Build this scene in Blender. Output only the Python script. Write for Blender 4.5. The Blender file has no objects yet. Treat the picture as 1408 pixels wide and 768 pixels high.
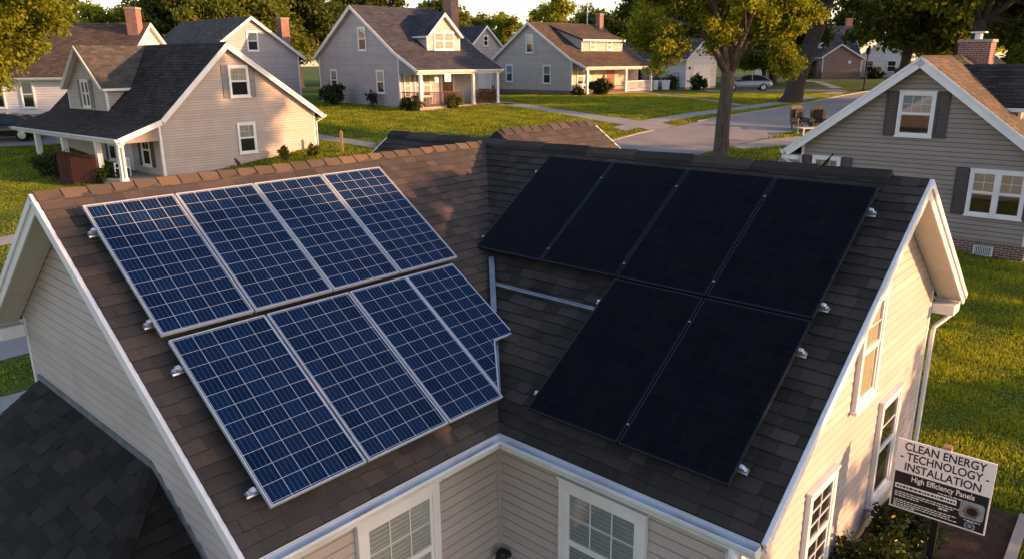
import bpy, math, random
import numpy as np
from mathutils import Matrix, Vector
R_ = math.radians
SC = bpy.context.scene
COL = SC.collection

# ------------------------------------------------------------------ camera
cam_d = bpy.data.cameras.new('camera')
cam = bpy.data.objects.new('camera', cam_d)
COL.objects.link(cam)
cam_d.sensor_width = 36.0
cam_d.lens = 1030.6 / 1408 * 36
cam_d.clip_start = 0.1
cam_d.clip_end = 3000
_p, _r = R_(16.0766), R_(-0.4996)
_f = Vector((0, math.cos(_p), -math.sin(_p)))
_x = Vector((1, 0, 0)); _u = _x.cross(_f)
_x2 = math.cos(_r) * _x + math.sin(_r) * _u
_u2 = -math.sin(_r) * _x + math.cos(_r) * _u
cam.matrix_world = Matrix(((_x2.x, _u2.x, -_f.x, 0), (_x2.y, _u2.y, -_f.y, 0), (_x2.z, _u2.z, -_f.z, 6.58), (0, 0, 0, 1)))
SC.camera = cam

# ------------------------------------------------------------------ light
SUN_AZ = -15.0      # degrees from world +x towards +y
SUN_EL = 12.0
w = bpy.data.worlds.new('World'); SC.world = w; w.use_nodes = True
nt = w.node_tree; nt.nodes.clear()
sky = nt.nodes.new('ShaderNodeTexSky'); sky.sky_type = 'NISHITA'; sky.sun_disc = False
sky.sun_elevation = R_(SUN_EL); sky.sun_rotation = R_(90 - SUN_AZ)
sky.air_density = 1.0; sky.dust_density = 0.8; sky.ozone_density = 1.0
bg = nt.nodes.new('ShaderNodeBackground'); bg.inputs['Strength'].default_value = 0.15
out = nt.nodes.new('ShaderNodeOutputWorld')
tn = nt.nodes.new('ShaderNodeMix'); tn.data_type = 'RGBA'; tn.blend_type = 'MULTIPLY'; tn.inputs[0].default_value = 1.0; tn.inputs[7].default_value = (1.12, 0.97, 1.01, 1)   # tint warms the whole sky and takes out its green cast
nt.links.new(sky.outputs[0], tn.inputs[6]); nt.links.new(tn.outputs[2], bg.inputs[0]); nt.links.new(bg.outputs[0], out.inputs[0])
sun_d = bpy.data.lights.new('sun', 'SUN'); sun_d.energy = 4.3; sun_d.angle = R_(0.6); sun_d.color = (1.0, 0.53, 0.25)
sun = bpy.data.objects.new('sun', sun_d); COL.objects.link(sun)
SDIR = Vector((math.cos(R_(SUN_AZ)) * math.cos(R_(SUN_EL)), math.sin(R_(SUN_AZ)) * math.cos(R_(SUN_EL)), math.sin(R_(SUN_EL))))
sun.rotation_euler = SDIR.to_track_quat('Z', 'Y').to_euler()
vs = SC.view_settings
vs.view_transform = 'Standard'; vs.look = 'None'; vs.exposure = 1.22; vs.gamma = 1.0; vs.use_curve_mapping = False

# ------------------------------------------------------------------ materials
def _nt(name):
    m = bpy.data.materials.new(name); m.use_nodes = True
    n = m.node_tree; n.nodes.clear()
    o = n.nodes.new('ShaderNodeOutputMaterial'); b = n.nodes.new('ShaderNodeBsdfPrincipled')
    n.links.new(b.outputs[0], o.inputs[0])
    return m, n, b
def _math(n, op, a, b=None):
    k = n.nodes.new('ShaderNodeMath'); k.operation = op
    for i, v in enumerate((a, b)):
        if v is None: continue
        if isinstance(v, (int, float)): k.inputs[i].default_value = v
        else: n.links.new(v, k.inputs[i])
    return k.outputs[0]
def _mix(n, f, a, b, blend='MIX'):
    k = n.nodes.new('ShaderNodeMix'); k.data_type = 'RGBA'; k.blend_type = blend
    for s, v in ((k.inputs[0], f), (k.inputs[6], a), (k.inputs[7], b)):
        if isinstance(v, (int, float)): s.default_value = v
        elif isinstance(v, tuple): s.default_value = (*v, 1) if len(v) == 3 else v
        else: n.links.new(v, s)
    return k.outputs[2]
def _noise(n, scale, detail=4, coord='Object', rough=0.55, vec=None, stretch=None):
    t = n.nodes.new('ShaderNodeTexCoord'); k = n.nodes.new('ShaderNodeTexNoise')
    k.inputs['Scale'].default_value = scale; k.inputs['Detail'].default_value = detail; k.inputs['Roughness'].default_value = rough
    v = t.outputs[coord] if vec is None else vec
    if stretch:
        mp = n.nodes.new('ShaderNodeMapping'); mp.inputs['Scale'].default_value = stretch
        n.links.new(v, mp.inputs[0]); v = mp.outputs[0]
    n.links.new(v, k.inputs['Vector'])
    return k.outputs[0]
def _ramp(n, f, stops):
    k = n.nodes.new('ShaderNodeValToRGB'); n.links.new(f, k.inputs[0])
    e = k.color_ramp.elements
    while len(e) < len(stops): e.new(0.5)
    for i, (p, c) in enumerate(stops): e[i].position = p; e[i].color = (*c, 1)
    return k.outputs[0]
def _bump(n, b, h, strength, dist=0.02):
    k = n.nodes.new('ShaderNodeBump'); k.inputs['Strength'].default_value = strength; k.inputs['Distance'].default_value = dist
    n.links.new(h, k.inputs['Height']); n.links.new(k.outputs[0], b.inputs['Normal'])
def mat(name, c, rough=0.6, var=0.18, scale=6.0, bump=0.0, bscale=60, tone=0.0, metal=0.0, spec=0.3, stretch=None, coat=0.0, tint=None):
    """noise-varied surface; 'tone' lets the per-face attribute of that name vary the colour"""
    m, n, b = _nt(name)
    f = _noise(n, scale, 5, stretch=stretch)
    lo = tuple(x * (1 - var) for x in c); hi = tuple(min(1, x * (1 + var)) for x in c)
    col = _ramp(n, f, [(0.3, lo), (0.7, hi)])
    if tone:
        a = n.nodes.new('ShaderNodeAttribute'); a.attribute_name = 'tone'
        t = tint or (1, 1, 1)
        g = _ramp(n, a.outputs['Fac'], [(0.0, tuple((1 - tone) for k in range(3))), (1.0, tuple((1 + tone) * k for k in t))])
        col = _mix(n, 1.0, col, g, 'MULTIPLY')
    n.links.new(col, b.inputs['Base Color'])
    b.inputs['Roughness'].default_value = rough; b.inputs['Metallic'].default_value = metal
    b.inputs['Specular IOR Level'].default_value = spec; b.inputs['Coat Weight'].default_value = coat
    if bump: _bump(n, b, _noise(n, bscale, 3), bump)
    return m
def shingle_mat(name, c, tone=0.24, tint=(1.15, 1.0, 0.88)):
    m, n, b = _nt(name)
    a = n.nodes.new('ShaderNodeAttribute'); a.attribute_name = 'tone'
    g = _ramp(n, a.outputs['Fac'], [(0.0, tuple(x * (1 - tone) for x in c)), (0.55, c), (1.0, tuple(x * (1 + tone) * t for x, t in zip(c, tint)))])
    gr = _ramp(n, _noise(n, 140, 3, rough=0.8), [(0.32, (0.55,) * 3), (0.7, (1.5,) * 3)])
    col = _mix(n, 1.0, g, gr, 'MULTIPLY')
    st = _ramp(n, _noise(n, 0.9, 5), [(0.3, (0.82,) * 3), (0.7, (1.15, 1.14, 1.12))])
    col = _mix(n, 1.0, col, st, 'MULTIPLY')
    n.links.new(col, b.inputs['Base Color']); b.inputs['Roughness'].default_value = 0.92; b.inputs['Specular IOR Level'].default_value = 0.15
    _bump(n, b, _noise(n, 160, 2), 0.5, 0.006)
    return m
def siding_mat(name, c):
    m, n, b = _nt(name)
    a = n.nodes.new('ShaderNodeAttribute'); a.attribute_name = 'tone'
    g = _ramp(n, a.outputs['Fac'], [(0.0, tuple(x * 0.55 for x in c)), (0.2, tuple(x * 0.92 for x in c)), (1.0, tuple(min(1, x * 1.05) for x in c))])  # lowest tone carries the painted lap shade of the boards
    dirt = _ramp(n, _noise(n, 1.3, 6), [(0.3, (0.9, 0.89, 0.87)), (0.65, (1.03, 1.03, 1.03))])
    n.links.new(_mix(n, 1.0, g, dirt, 'MULTIPLY'), b.inputs['Base Color'])
    b.inputs['Roughness'].default_value = 0.55; b.inputs['Specular IOR Level'].default_value = 0.3
    _bump(n, b, _noise(n, 9, 3, stretch=(1, 1, 14)), 0.12, 0.02)
    return m
def brick_mat(name, c1, c2, mortar=(0.36, 0.33, 0.3), scale=1.0):
    m, n, b = _nt(name)
    t = n.nodes.new('ShaderNodeTexCoord'); sp = n.nodes.new('ShaderNodeSeparateXYZ'); n.links.new(t.outputs['Object'], sp.inputs[0])
    cb = n.nodes.new('ShaderNodeCombineXYZ'); n.links.new(_math(n, 'ADD', sp.outputs[0], sp.outputs[1]), cb.inputs[0]); n.links.new(sp.outputs[2], cb.inputs[1])
    k = n.nodes.new('ShaderNodeTexBrick'); n.links.new(cb.outputs[0], k.inputs['Vector'])
    k.inputs['Color1'].default_value = (*c1, 1); k.inputs['Color2'].default_value = (*c2, 1); k.inputs['Mortar'].default_value = (*mortar, 1)
    k.inputs['Scale'].default_value = scale; k.inputs['Brick Width'].default_value = 0.22; k.inputs['Row Height'].default_value = 0.075; k.inputs['Mortar Size'].default_value = 0.008
    v = _ramp(n, _noise(n, 5, 5), [(0.3, (0.75,) * 3), (0.7, (1.2,) * 3)])
    n.links.new(_mix(n, 1.0, k.outputs['Color'], v, 'MULTIPLY'), b.inputs['Base Color']); b.inputs['Roughness'].default_value = 0.85
    _bump(n, b, k.outputs['Fac'], -0.4, 0.01)
    return m
def glass_mat(name, tint=(0.8, 0.86, 0.9), trans=0.72):
    m, n, b = _nt(name)
    o = [x for x in n.nodes if x.type == 'OUTPUT_MATERIAL'][0]; n.nodes.remove(b)
    tr = n.nodes.new('ShaderNodeBsdfTransparent'); tr.inputs[0].default_value = (*tint, 1)
    gl = n.nodes.new('ShaderNodeBsdfGlossy'); gl.inputs['Roughness'].default_value = 0.03
    fr = n.nodes.new('ShaderNodeFresnel'); fr.inputs['IOR'].default_value = 1.5
    fa = _math(n, 'ADD', _math(n, 'MULTIPLY', fr.outputs[0], 0.95), 0.06)
    mx = n.nodes.new('ShaderNodeMixShader'); n.links.new(fa, mx.inputs[0]); n.links.new(tr.outputs[0], mx.inputs[1]); n.links.new(gl.outputs[0], mx.inputs[2])
    n.links.new(mx.outputs[0], o.inputs[0])
    return m
def leaf_mat(name, dark, light, trans=0.45):
    m, n, b = _nt(name)
    o = [x for x in n.nodes if x.type == 'OUTPUT_MATERIAL'][0]
    a = n.nodes.new('ShaderNodeAttribute'); a.attribute_name = 'tone'
    col = _ramp(n, a.outputs['Fac'], [(0.0, dark), (1.0, light)])
    n.links.new(col, b.inputs['Base Color']); b.inputs['Roughness'].default_value = 0.6; b.inputs['Specular IOR Level'].default_value = 0.2
    tl = n.nodes.new('ShaderNodeBsdfTranslucent')
    n.links.new(_mix(n, 1.0, col, (1.5, 1.35, 0.6), 'MULTIPLY'), tl.inputs[0])
    mx = n.nodes.new('ShaderNodeMixShader'); mx.inputs[0].default_value = trans
    n.links.new(b.outputs[0], mx.inputs[1]); n.links.new(tl.outputs[0], mx.inputs[2]); n.links.new(mx.outputs[0], o.inputs[0])
    return m
def ground_mat(name, stops, scale, bump, bscale, rough=0.9, fine=30, fa=(0.7, 1.3), bd=0.03):
    m, n, b = _nt(name)
    c = _ramp(n, _noise(n, scale, 8, rough=0.65), stops)
    v = _ramp(n, _noise(n, fine, 4, rough=0.7), [(0.3, (fa[0],) * 3), (0.7, (fa[1],) * 3)])
    n.links.new(_mix(n, 1.0, c, v, 'MULTIPLY'), b.inputs['Base Color']); b.inputs['Roughness'].default_value = rough; b.inputs['Specular IOR Level'].default_value = 0.15
    _bump(n, b, _noise(n, bscale, 5, rough=0.65), bump, bd)
    return m
def line_mask(n, coord, pitch, width, off=0.0):
    f = _math(n, 'FRACT', _math(n, 'DIVIDE', _math(n, 'SUBTRACT', coord, off), pitch))
    d = _math(n, 'ABSOLUTE', _math(n, 'SUBTRACT', f, 0.5))
    return _math(n, 'GREATER_THAN', d, 0.5 - width / pitch / 2)
def cell_mat(name, w, h, cols, rows, blue=True, m0=0.028):
    m, n, b = _nt(name)
    t = n.nodes.new('ShaderNodeTexCoord'); s = n.nodes.new('ShaderNodeSeparateXYZ'); n.links.new(t.outputs['Object'], s.inputs[0])
    x = s.outputs[0]; y = _math(n, 'MULTIPLY', s.outputs[1], -1)
    px = (w - 2 * m0) / cols; py = (h - 2 * m0) / rows
    gx = line_mask(n, x, px, 0.0048 if blue else 0.004, m0); gy = line_mask(n, y, py, 0.0042 if blue else 0.004, m0)
    bus = line_mask(n, x, px / 4, 0.0024 if blue else 0.002, m0)
    # silicon: one tint per cell plus streaks along the busbars
    cx = _math(n, 'FLOOR', _math(n, 'DIVIDE', _math(n, 'SUBTRACT', x, m0), px)); cy = _math(n, 'FLOOR', _math(n, 'DIVIDE', _math(n, 'SUBTRACT', y, m0), py))
    cb = n.nodes.new('ShaderNodeCombineXYZ'); n.links.new(cx, cb.inputs[0]); n.links.new(cy, cb.inputs[1])
    wn = n.nodes.new('ShaderNodeTexWhiteNoise'); wn.noise_dimensions = '3D'; n.links.new(cb.outputs[0], wn.inputs['Vector'])
    if blue:
        c = _ramp(n, wn.outputs['Value'], [(0.0, (0.0022, 0.0115, 0.042)), (1.0, (0.0042, 0.0195, 0.067))])
        st = _ramp(n, _noise(n, 3, 5, stretch=(60, 5, 1)), [(0.3, (0.72, 0.74, 0.78)), (0.72, (1.4, 1.35, 1.25))])
        c = _mix(n, 1.0, c, st, 'MULTIPLY')
        c = _mix(n, _math(n, 'MULTIPLY', bus, 0.32), c, (0.42, 0.47, 0.56))
        c = _mix(n, _math(n, 'MAXIMUM', gx, gy), c, (0.50, 0.52, 0.56))
    else:
        c = _ramp(n, wn.outputs['Value'], [(0.0, (0.0046, 0.005, 0.007)), (1.0, (0.0056, 0.006, 0.0085))])
        c = _mix(n, _math(n, 'MULTIPLY', bus, 0.10), c, (0.03, 0.034, 0.05))
        c = _mix(n, _math(n, 'MULTIPLY', _math(n, 'MAXIMUM', gx, gy), 0.55), c, (0.020, 0.023, 0.034))
    dm = _math(n, 'MULTIPLY', _ramp(n, _noise(n, 1.6, 7, rough=0.7), [(0.45, (0.0,) * 3), (0.8, (1.0,) * 3)]), 0.012)
    c = _mix(n, dm, c, (0.30, 0.28, 0.25))
    n.links.new(c, b.inputs['Base Color'])
    du = _ramp(n, _noise(n, 2.2, 6), [(0.35, (0.13,) * 3), (0.75, (0.24,) * 3)])
    n.links.new(du, b.inputs['Roughness'])
    b.inputs['Specular IOR Level'].default_value = 0.05 if blue else 0.03
    return m

M = dict(
    shingle=shingle_mat('weathered_shingle', (0.072, 0.060, 0.054)),
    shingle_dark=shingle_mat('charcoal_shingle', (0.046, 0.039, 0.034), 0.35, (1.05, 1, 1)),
    shingle_brown=shingle_mat('brown_shingle', (0.095, 0.072, 0.056)),
    shingle_tan=shingle_mat('tan_shingle', (0.14, 0.105, 0.07), 0.2),
    shingle_slate=shingle_mat('slate_shingle', (0.062, 0.062, 0.072), 0.25, (1.1, 1.0, 0.95)),
    shingle_grey=shingle_mat('grey_shingle', (0.085, 0.078, 0.070), 0.25),
    siding=siding_mat('cream_siding', (0.48, 0.42, 0.385)),
    siding_beige=siding_mat('beige_siding', (0.46, 0.385, 0.335)),
    siding_grey=siding_mat('grey_siding', (0.40, 0.365, 0.365)),
    siding_taupe=siding_mat('taupe_siding', (0.29, 0.245, 0.215)),
    siding_pale=siding_mat('pale_siding', (0.50, 0.43, 0.37)),
    siding_white=siding_mat('white_siding', (0.72, 0.71, 0.70)),
    siding_mauve=siding_mat('mauve_siding', (0.30, 0.19, 0.17)),
    trim=mat('white_trim', (0.74, 0.73, 0.72), 0.45, 0.07, 2.5, 0.05, 30),
    soffit=mat('soffit_paint', (0.60, 0.58, 0.54), 0.6, 0.06),
    gutter=mat('gutter_enamel', (0.66, 0.68, 0.70), 0.38, 0.12, 3),
    brick=brick_mat('red_brick', (0.26, 0.085, 0.05), (0.17, 0.055, 0.036)),
    brick_dark=brick_mat('dark_brick', (0.17, 0.06, 0.042), (0.11, 0.042, 0.032)),
    foundation=mat('foundation_block', (0.32, 0.28, 0.25), 0.85, 0.2, 5, 0.2),
    shutter=mat('grey_shutter', (0.22, 0.215, 0.225), 0.6, 0.1),
    shutter_dark=mat('plum_shutter', (0.075, 0.062, 0.066), 0.6, 0.1),
    glass=glass_mat('window_glass'),
    blind=mat('blind_fabric', (0.55, 0.54, 0.50), 0.8, 0.05, tone=0.2),
    curtain=mat('warm_curtain', (0.52, 0.46, 0.34), 0.9, 0.2, 14, stretch=(6, 6, 0.4)),
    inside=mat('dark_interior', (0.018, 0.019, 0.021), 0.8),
    alu=mat('bright_aluminium', (0.72, 0.74, 0.77), 0.32, 0.08, 20, metal=0.85),
    frame_alu=mat('silver_frame', (0.52, 0.56, 0.61), 0.38, 0.06, 12, metal=0.35),
    frame_black=mat('black_frame', (0.018, 0.022, 0.028), 0.4, 0.15, 12, metal=0.3),
    flash=mat('valley_metal', (0.30, 0.34, 0.37), 0.4, 0.25, 5, metal=0.7),
    backsheet=mat('backsheet', (0.02, 0.02, 0.022), 0.7),
    asphalt=ground_mat('street_asphalt', [(0.3, (0.245, 0.222, 0.205)), (0.7, (0.325, 0.295, 0.27))], 0.5, 0.25, 40, 0.85, 60, (0.85, 1.15)),
    concrete=ground_mat('pavement_concrete', [(0.3, (0.28, 0.255, 0.23)), (0.7, (0.37, 0.34, 0.31))], 1.1, 0.2, 40, 0.85, 50, (0.88, 1.1)),
    lawn=ground_mat('lawn_turf', [(0.28, (0.036, 0.070, 0.008)), (0.52, (0.075, 0.112, 0.013)), (0.66, (0.13, 0.145, 0.022)), (0.80, (0.20, 0.165, 0.045))], 0.35, 0.9, 7, 0.95, 9, (0.62, 1.35), 0.12),
    mulch=ground_mat('bark_mulch', [(0.3, (0.035, 0.022, 0.015)), (0.7, (0.08, 0.05, 0.035))], 6, 0.8, 25, 0.95, 40, (0.6, 1.4)),
    bark=mat('tree_bark', (0.105, 0.078, 0.058), 0.95, 0.4, 9, 0.9, 22, stretch=(1, 1, 0.25)),
    bark_dark=mat('dark_bark', (0.062, 0.046, 0.036), 0.95, 0.4, 9, 0.9, 22, stretch=(1, 1, 0.25)),
    leaf_gold=leaf_mat('golden_leaves', (0.055, 0.085, 0.009), (0.35, 0.37, 0.030), 0.55),
    leaf_mid=leaf_mat('green_leaves', (0.042, 0.066, 0.010), (0.21, 0.23, 0.025), 0.5),
    leaf_dark=leaf_mat('dark_leaves', (0.026, 0.044, 0.009), (0.14, 0.155, 0.018), 0.45),
    leaf_shrub=leaf_mat('shrub_leaves', (0.016, 0.030, 0.008), (0.052, 0.075, 0.014), 0.25),
    leaf_yew=leaf_mat('yew_leaves', (0.055, 0.070, 0.010), (0.16, 0.15, 0.02), 0.3),
    leaf_plum=leaf_mat('plum_leaves', (0.018, 0.012, 0.012), (0.055, 0.035, 0.03), 0.2),
    blade=leaf_mat('grass_blades', (0.042, 0.105, 0.009), (0.43, 0.44, 0.045), 0.55),
    petal=mat('yellow_petal', (0.65, 0.45, 0.03), 0.6, 0.1),
    door_red=mat('stained_door', (0.20, 0.06, 0.025), 0.4, 0.25, 6),
    door_white=mat('garage_door_paint', (0.76, 0.74, 0.70), 0.45, 0.05),
    wood=mat('post_wood', (0.30, 0.18, 0.10), 0.8, 0.25, 12, 0.3),
    rail_wood=mat('rail_wood', (0.10, 0.045, 0.030), 0.7, 0.2, 8),
    maroon=mat('maroon_boards', (0.050, 0.018, 0.014), 0.7, 0.3, 8, stretch=(6, 6, 0.6)),
    black=mat('black_enamel', (0.012, 0.012, 0.013), 0.4, 0.1),
    rubber=mat('tyre_rubber', (0.016, 0.016, 0.017), 0.85),
    car_silver=mat('silver_car_paint', (0.36, 0.39, 0.43), 0.3, 0.04, metal=0.5, coat=0.6),
    car_black=mat('black_car_paint', (0.010, 0.011, 0.013), 0.22, 0.04, coat=0.8),
    car_glass=mat('car_glass', (0.012, 0.015, 0.02), 0.08, 0.02, spec=0.6),
    lamp_red=mat('tail_lamp_red', (0.35, 0.01, 0.008), 0.25),
    rim=mat('wheel_rim', (0.55, 0.56, 0.58), 0.3, 0.05, metal=0.7),
    tan=mat('weathered_tan_paint', (0.15, 0.115, 0.075), 0.75, 0.45, 9, 0.3),
    sign_white=mat('sign_face_white', (0.80, 0.79, 0.81), 0.5, 0.03, 2),
    sign_black=mat('sign_face_black', (0.018, 0.016, 0.016), 0.5, 0.1, 2),
    sign_blue=mat('sign_photo_blue', (0.24, 0.29, 0.36), 0.5, 0.25, 8),
    sign_brown=mat('sign_photo_brown', (0.17, 0.12, 0.085), 0.5, 0.3, 14),
    bird=mat('bird_feathers', (0.030, 0.024, 0.020), 0.7, 0.3, 40),
    litter=mat('dead_leaves', (0.12, 0.075, 0.045), 0.9, 0.4, 40),
)
def glow(name, c, s):
    m, n, b = _nt(name); b.inputs['Base Color'].default_value = (*c, 1); b.inputs['Emission Color'].default_value = (*c, 1); b.inputs['Emission Strength'].default_value = s
    return m
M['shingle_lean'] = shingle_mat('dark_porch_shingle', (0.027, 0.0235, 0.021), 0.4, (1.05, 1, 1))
M['lamp_glow'] = glow('lamp_glow', (1.0, 0.62, 0.25), 3.0)

# ------------------------------------------------------------------ mesh helpers
def V(*a): return np.array(a, float)
def unit(a): return a / np.linalg.norm(a)
class MB:
    """collects faces; build() links them as ONE mesh object"""
    def __init__(s): s.v = []; s.f = []; s.m = []; s.t = []
    def add(s, verts, faces, m=0, t=0.5):
        o = len(s.v); s.v.extend([tuple(map(float, q)) for q in verts])
        for k in faces: s.f.append([o + i for i in k]); s.m.append(m); s.t.append(t)
    def quad(s, a, b, c, d, m=0, t=0.5): s.add([a, b, c, d], [[0, 1, 2, 3]], m, t)
    def ngon(s, pts, m=0, t=0.5): s.add(pts, [list(range(len(pts)))], m, t)
    def box(s, x0, x1, y0, y1, z0, z1, m=0, t=0.5):
        s.obox(V((x0 + x1) / 2, (y0 + y1) / 2, (z0 + z1) / 2), V(1, 0, 0) * (x1 - x0) / 2, V(0, 1, 0) * (y1 - y0) / 2, V(0, 0, 1) * (z1 - z0) / 2, m, t)
    def obox(s, c, ax, ay, az, m=0, t=0.5):
        P = [c + i * ax + j * ay + k * az for k in (-1, 1) for j in (-1, 1) for i in (-1, 1)]
        F = [[0, 2, 3, 1], [4, 5, 7, 6], [0, 1, 5, 4], [2, 6, 7, 3], [0, 4, 6, 2], [1, 3, 7, 5]]
        if np.dot(np.cross(ax, ay), az) < 0: F = [f[::-1] for f in F]
        s.add(P, F, m, t)
    def beam(s, a, b, wd, up, th, m=0, t=0.5):
        a, b = np.array(a, float), np.array(b, float); d = b - a; L = np.linalg.norm(d); d = d / L
        sd = unit(np.cross(d, np.array(up, float))); u2 = np.cross(sd, d)
        s.obox((a + b) / 2, d * L / 2, sd * wd / 2, u2 * th / 2, m, t)
    def prism(s, pts, n, m=0, t=0.5):
        """pts: planar loop, extruded by vector n"""
        k = len(pts); P = [np.array(q, float) for q in pts]; Q = [q + n for q in P]
        nr = np.zeros(3)
        for i in range(k): nr += np.cross(P[i], P[(i + 1) % k])
        fl = np.dot(nr, n) > 0
        F = [list(range(k))[::-1], list(range(k, 2 * k))] + [[i, (i + 1) % k, k + (i + 1) % k, k + i] for i in range(k)]
        if not fl: F = [f[::-1] for f in F]
        s.add(P + Q, F, m, t)
    def tube(s, pts, r, n=8, m=0, t=0.5, cap=True):
        P = [np.array(q, float) for q in pts]; r = [r] * len(P) if np.isscalar(r) else list(r)
        verts = []; ref = None
        for i, q in enumerate(P):
            d = unit((P[min(i + 1, len(P) - 1)] - P[max(i - 1, 0)]))
            if ref is None: ref = unit(np.cross(d, V(0.31, 0.17, 0.93) if abs(d[2]) < 0.9 else V(1, 0.1, 0)))
            a = unit(ref - d * np.dot(ref, d)); b2 = np.cross(d, a); ref = a
            for j in range(n):
                an = 2 * math.pi * j / n; verts.append(q + r[i] * (math.cos(an) * a + math.sin(an) * b2))
        F = []
        for i in range(len(P) - 1):
            for j in range(n): F.append([i * n + j, i * n + (j + 1) % n, (i + 1) * n + (j + 1) % n, (i + 1) * n + j])
        if cap: F.append(list(range(n))[::-1]); F.append([(len(P) - 1) * n + j for j in range(n)])
        s.add(verts, F, m, t)
    def lathe(s, prof, n=16, m=0, c=(0, 0), ax='z'):
        verts = []
        for r, z in prof:
            for j in range(n):
                an = 2 * math.pi * j / n; a, b2 = r * math.cos(an), r * math.sin(an)
                verts.append((c[0] + a, c[1] + b2, z) if ax == 'z' else (c[0] + a, z, c[1] + b2))
        F = []
        for i in range(len(prof) - 1):
            for j in range(n):
                q = [i * n + j, i * n + (j + 1) % n, (i + 1) * n + (j + 1) % n, (i + 1) * n + j]
                F.append(q if ax == 'z' else q[::-1])
        s.add(verts, F, m)
    def ball(s, c, r, n=10, m=0, t=0.5):
        r = (r,) * 3 if np.isscalar(r) else r; verts = []; F = []
        for i in range(n // 2 + 1):
            th = math.pi * i / (n // 2)
            for j in range(n):
                an = 2 * math.pi * j / n; verts.append((c[0] + r[0] * math.sin(th) * math.cos(an), c[1] + r[1] * math.sin(th) * math.sin(an), c[2] + r[2] * math.cos(th)))
        for i in range(n // 2):
            for j in range(n): F.append([i * n + j, (i + 1) * n + j, (i + 1) * n + (j + 1) % n, i * n + (j + 1) % n])
        s.add(verts, F, m, t)
    def build(s, name, mats, parent=None, smooth=False, tone=False, bevel=0):
        me = bpy.data.meshes.new(name); me.from_pydata(s.v, [], s.f); me.validate()
        for k in (mats if isinstance(mats, (list, tuple)) else [mats]): me.materials.append(M[k] if isinstance(k, str) else k)
        if len(me.polygons) == len(s.f):
            me.polygons.foreach_set('material_index', s.m)
            if tone:
                a = me.attributes.new('tone', 'FLOAT', 'FACE'); a.data.foreach_set('value', [float(x) for x in s.t])
        if smooth: me.polygons.foreach_set('use_smooth', [True] * len(me.polygons))
        me.update()
        o = bpy.data.objects.new(name, me); COL.objects.link(o)
        if parent is not None: o.parent = parent
        if bevel:
            bv = o.modifiers.new('bevel', 'BEVEL'); bv.width = bevel; bv.segments = 2; bv.limit_method = 'ANGLE'
        return o
def tag(o, label=None, cat=None, group=None, kind=None):
    for k, v in (('label', label), ('category', cat), ('group', group), ('kind', kind)):
        if v: o[k] = v
    return o
def thing(name, label, cat, loc=(0, 0, 0), rz=0.0, group=None):
    o = bpy.data.objects.new(name, None); o.empty_display_size = 0.2; COL.objects.link(o)
    o.location = loc; o.rotation_euler = (0, 0, rz)
    return tag(o, label, cat, group)
def clip(poly, a, b, c):
    """keep the side a*x+b*y<=c of a convex 2-D polygon"""
    o = []
    for i in range(len(poly)):
        p, q = poly[i], poly[(i + 1) % len(poly)]
        dp, dq = a * p[0] + b * p[1] - c, a * q[0] + b * q[1] - c
        if dp <= 1e-9: o.append(p)
        if (dp < -1e-9 and dq > 1e-9) or (dp > 1e-9 and dq < -1e-9):
            k = dp / (dp - dq); o.append((p[0] + k * (q[0] - p[0]), p[1] + k * (q[1] - p[1])))
    return o
def in_poly(poly, pt):
    s = 0
    for i in range(len(poly)):
        p, q = poly[i], poly[(i + 1) % len(poly)]
        c = (q[0] - p[0]) * (pt[1] - p[1]) - (q[1] - p[1]) * (pt[0] - p[0])
        if abs(c) < 1e-12: continue
        if s == 0: s = 1 if c > 0 else -1
        elif (c > 0) != (s > 0): return False
    return True

def shingles(mb, P0, U, D, poly, rng, exp=0.16, tw=(0.16, 0.34), th=0.012, m=0, slab=0.12, ms=1):
    """real courses of shingle tabs, each a tilted quad with its butt edge, clipped to a convex polygon (a along U, d down D), over a deck slab"""
    P0, U, D = np.array(P0, float), np.array(U, float), np.array(D, float)
    N = unit(np.cross(D, U))
    if N[2] < 0: N = -N
    flip = np.dot(np.cross(U, D), N) < 0
    pt = lambda a, d, h: P0 + a * U + d * D + h * N
    mb.prism([pt(a, d, -slab) for a, d in poly], N * slab, ms)
    a0, a1 = min(p[0] for p in poly), max(p[0] for p in poly); d0, d1 = min(p[1] for p in poly), max(p[1] for p in poly)
    d = d0; k = 0
    while d < d1 - 0.02:
        dn = min(d + exp, d1); a = a0 - rng.random() * 0.3; wob = 0.0
        while a < a1:
            an = a + rng.uniform(*tw); t = rng.random(); dr = dn + (0.0 if dn >= d1 else (0.012 if rng.random() < 0.5 else 0.0) + rng.uniform(-0.004, 0.004))
            hb = th * (1.0 + 0.8 * rng.random()); ht = 0.003
            q = [(a, d), (an - 0.003, d), (an - 0.003, dr), (a, dr)]
            for i in range(len(poly)):
                p, r2 = poly[i], poly[(i + 1) % len(poly)]
                nx, ny = r2[1] - p[1], -(r2[0] - p[0])
                cx, cy = sum(z[0] for z in poly) / len(poly), sum(z[1] for z in poly) / len(poly)
                if nx * (cx - p[0]) + ny * (cy - p[1]) > 0: nx, ny = -nx, -ny
                q = clip(q, nx, ny, nx * p[0] + ny * p[1])
                if len(q) < 3: break
            if len(q) >= 3:
                H = lambda dd: ht + (hb - ht) * (dd - d) / max(dr - d, 1e-6)
                pts = [pt(aa, dd, H(dd)) for aa, dd in q]
                mb.ngon(pts[::-1] if flip else pts, m, t)
                lo = [z for z in q if z[1] > dr - 1e-6]
                if len(lo) >= 2:
                    xa, xb = min(z[0] for z in lo), max(z[0] for z in lo)
                    bq = [pt(xa, dr, hb), pt(xb, dr, hb), pt(xb, dr, 0), pt(xa, dr, 0)]
                    mb.ngon(bq if flip else bq[::-1], m, t * 0.3)
            a = an
        d = dn; k += 1
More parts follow.
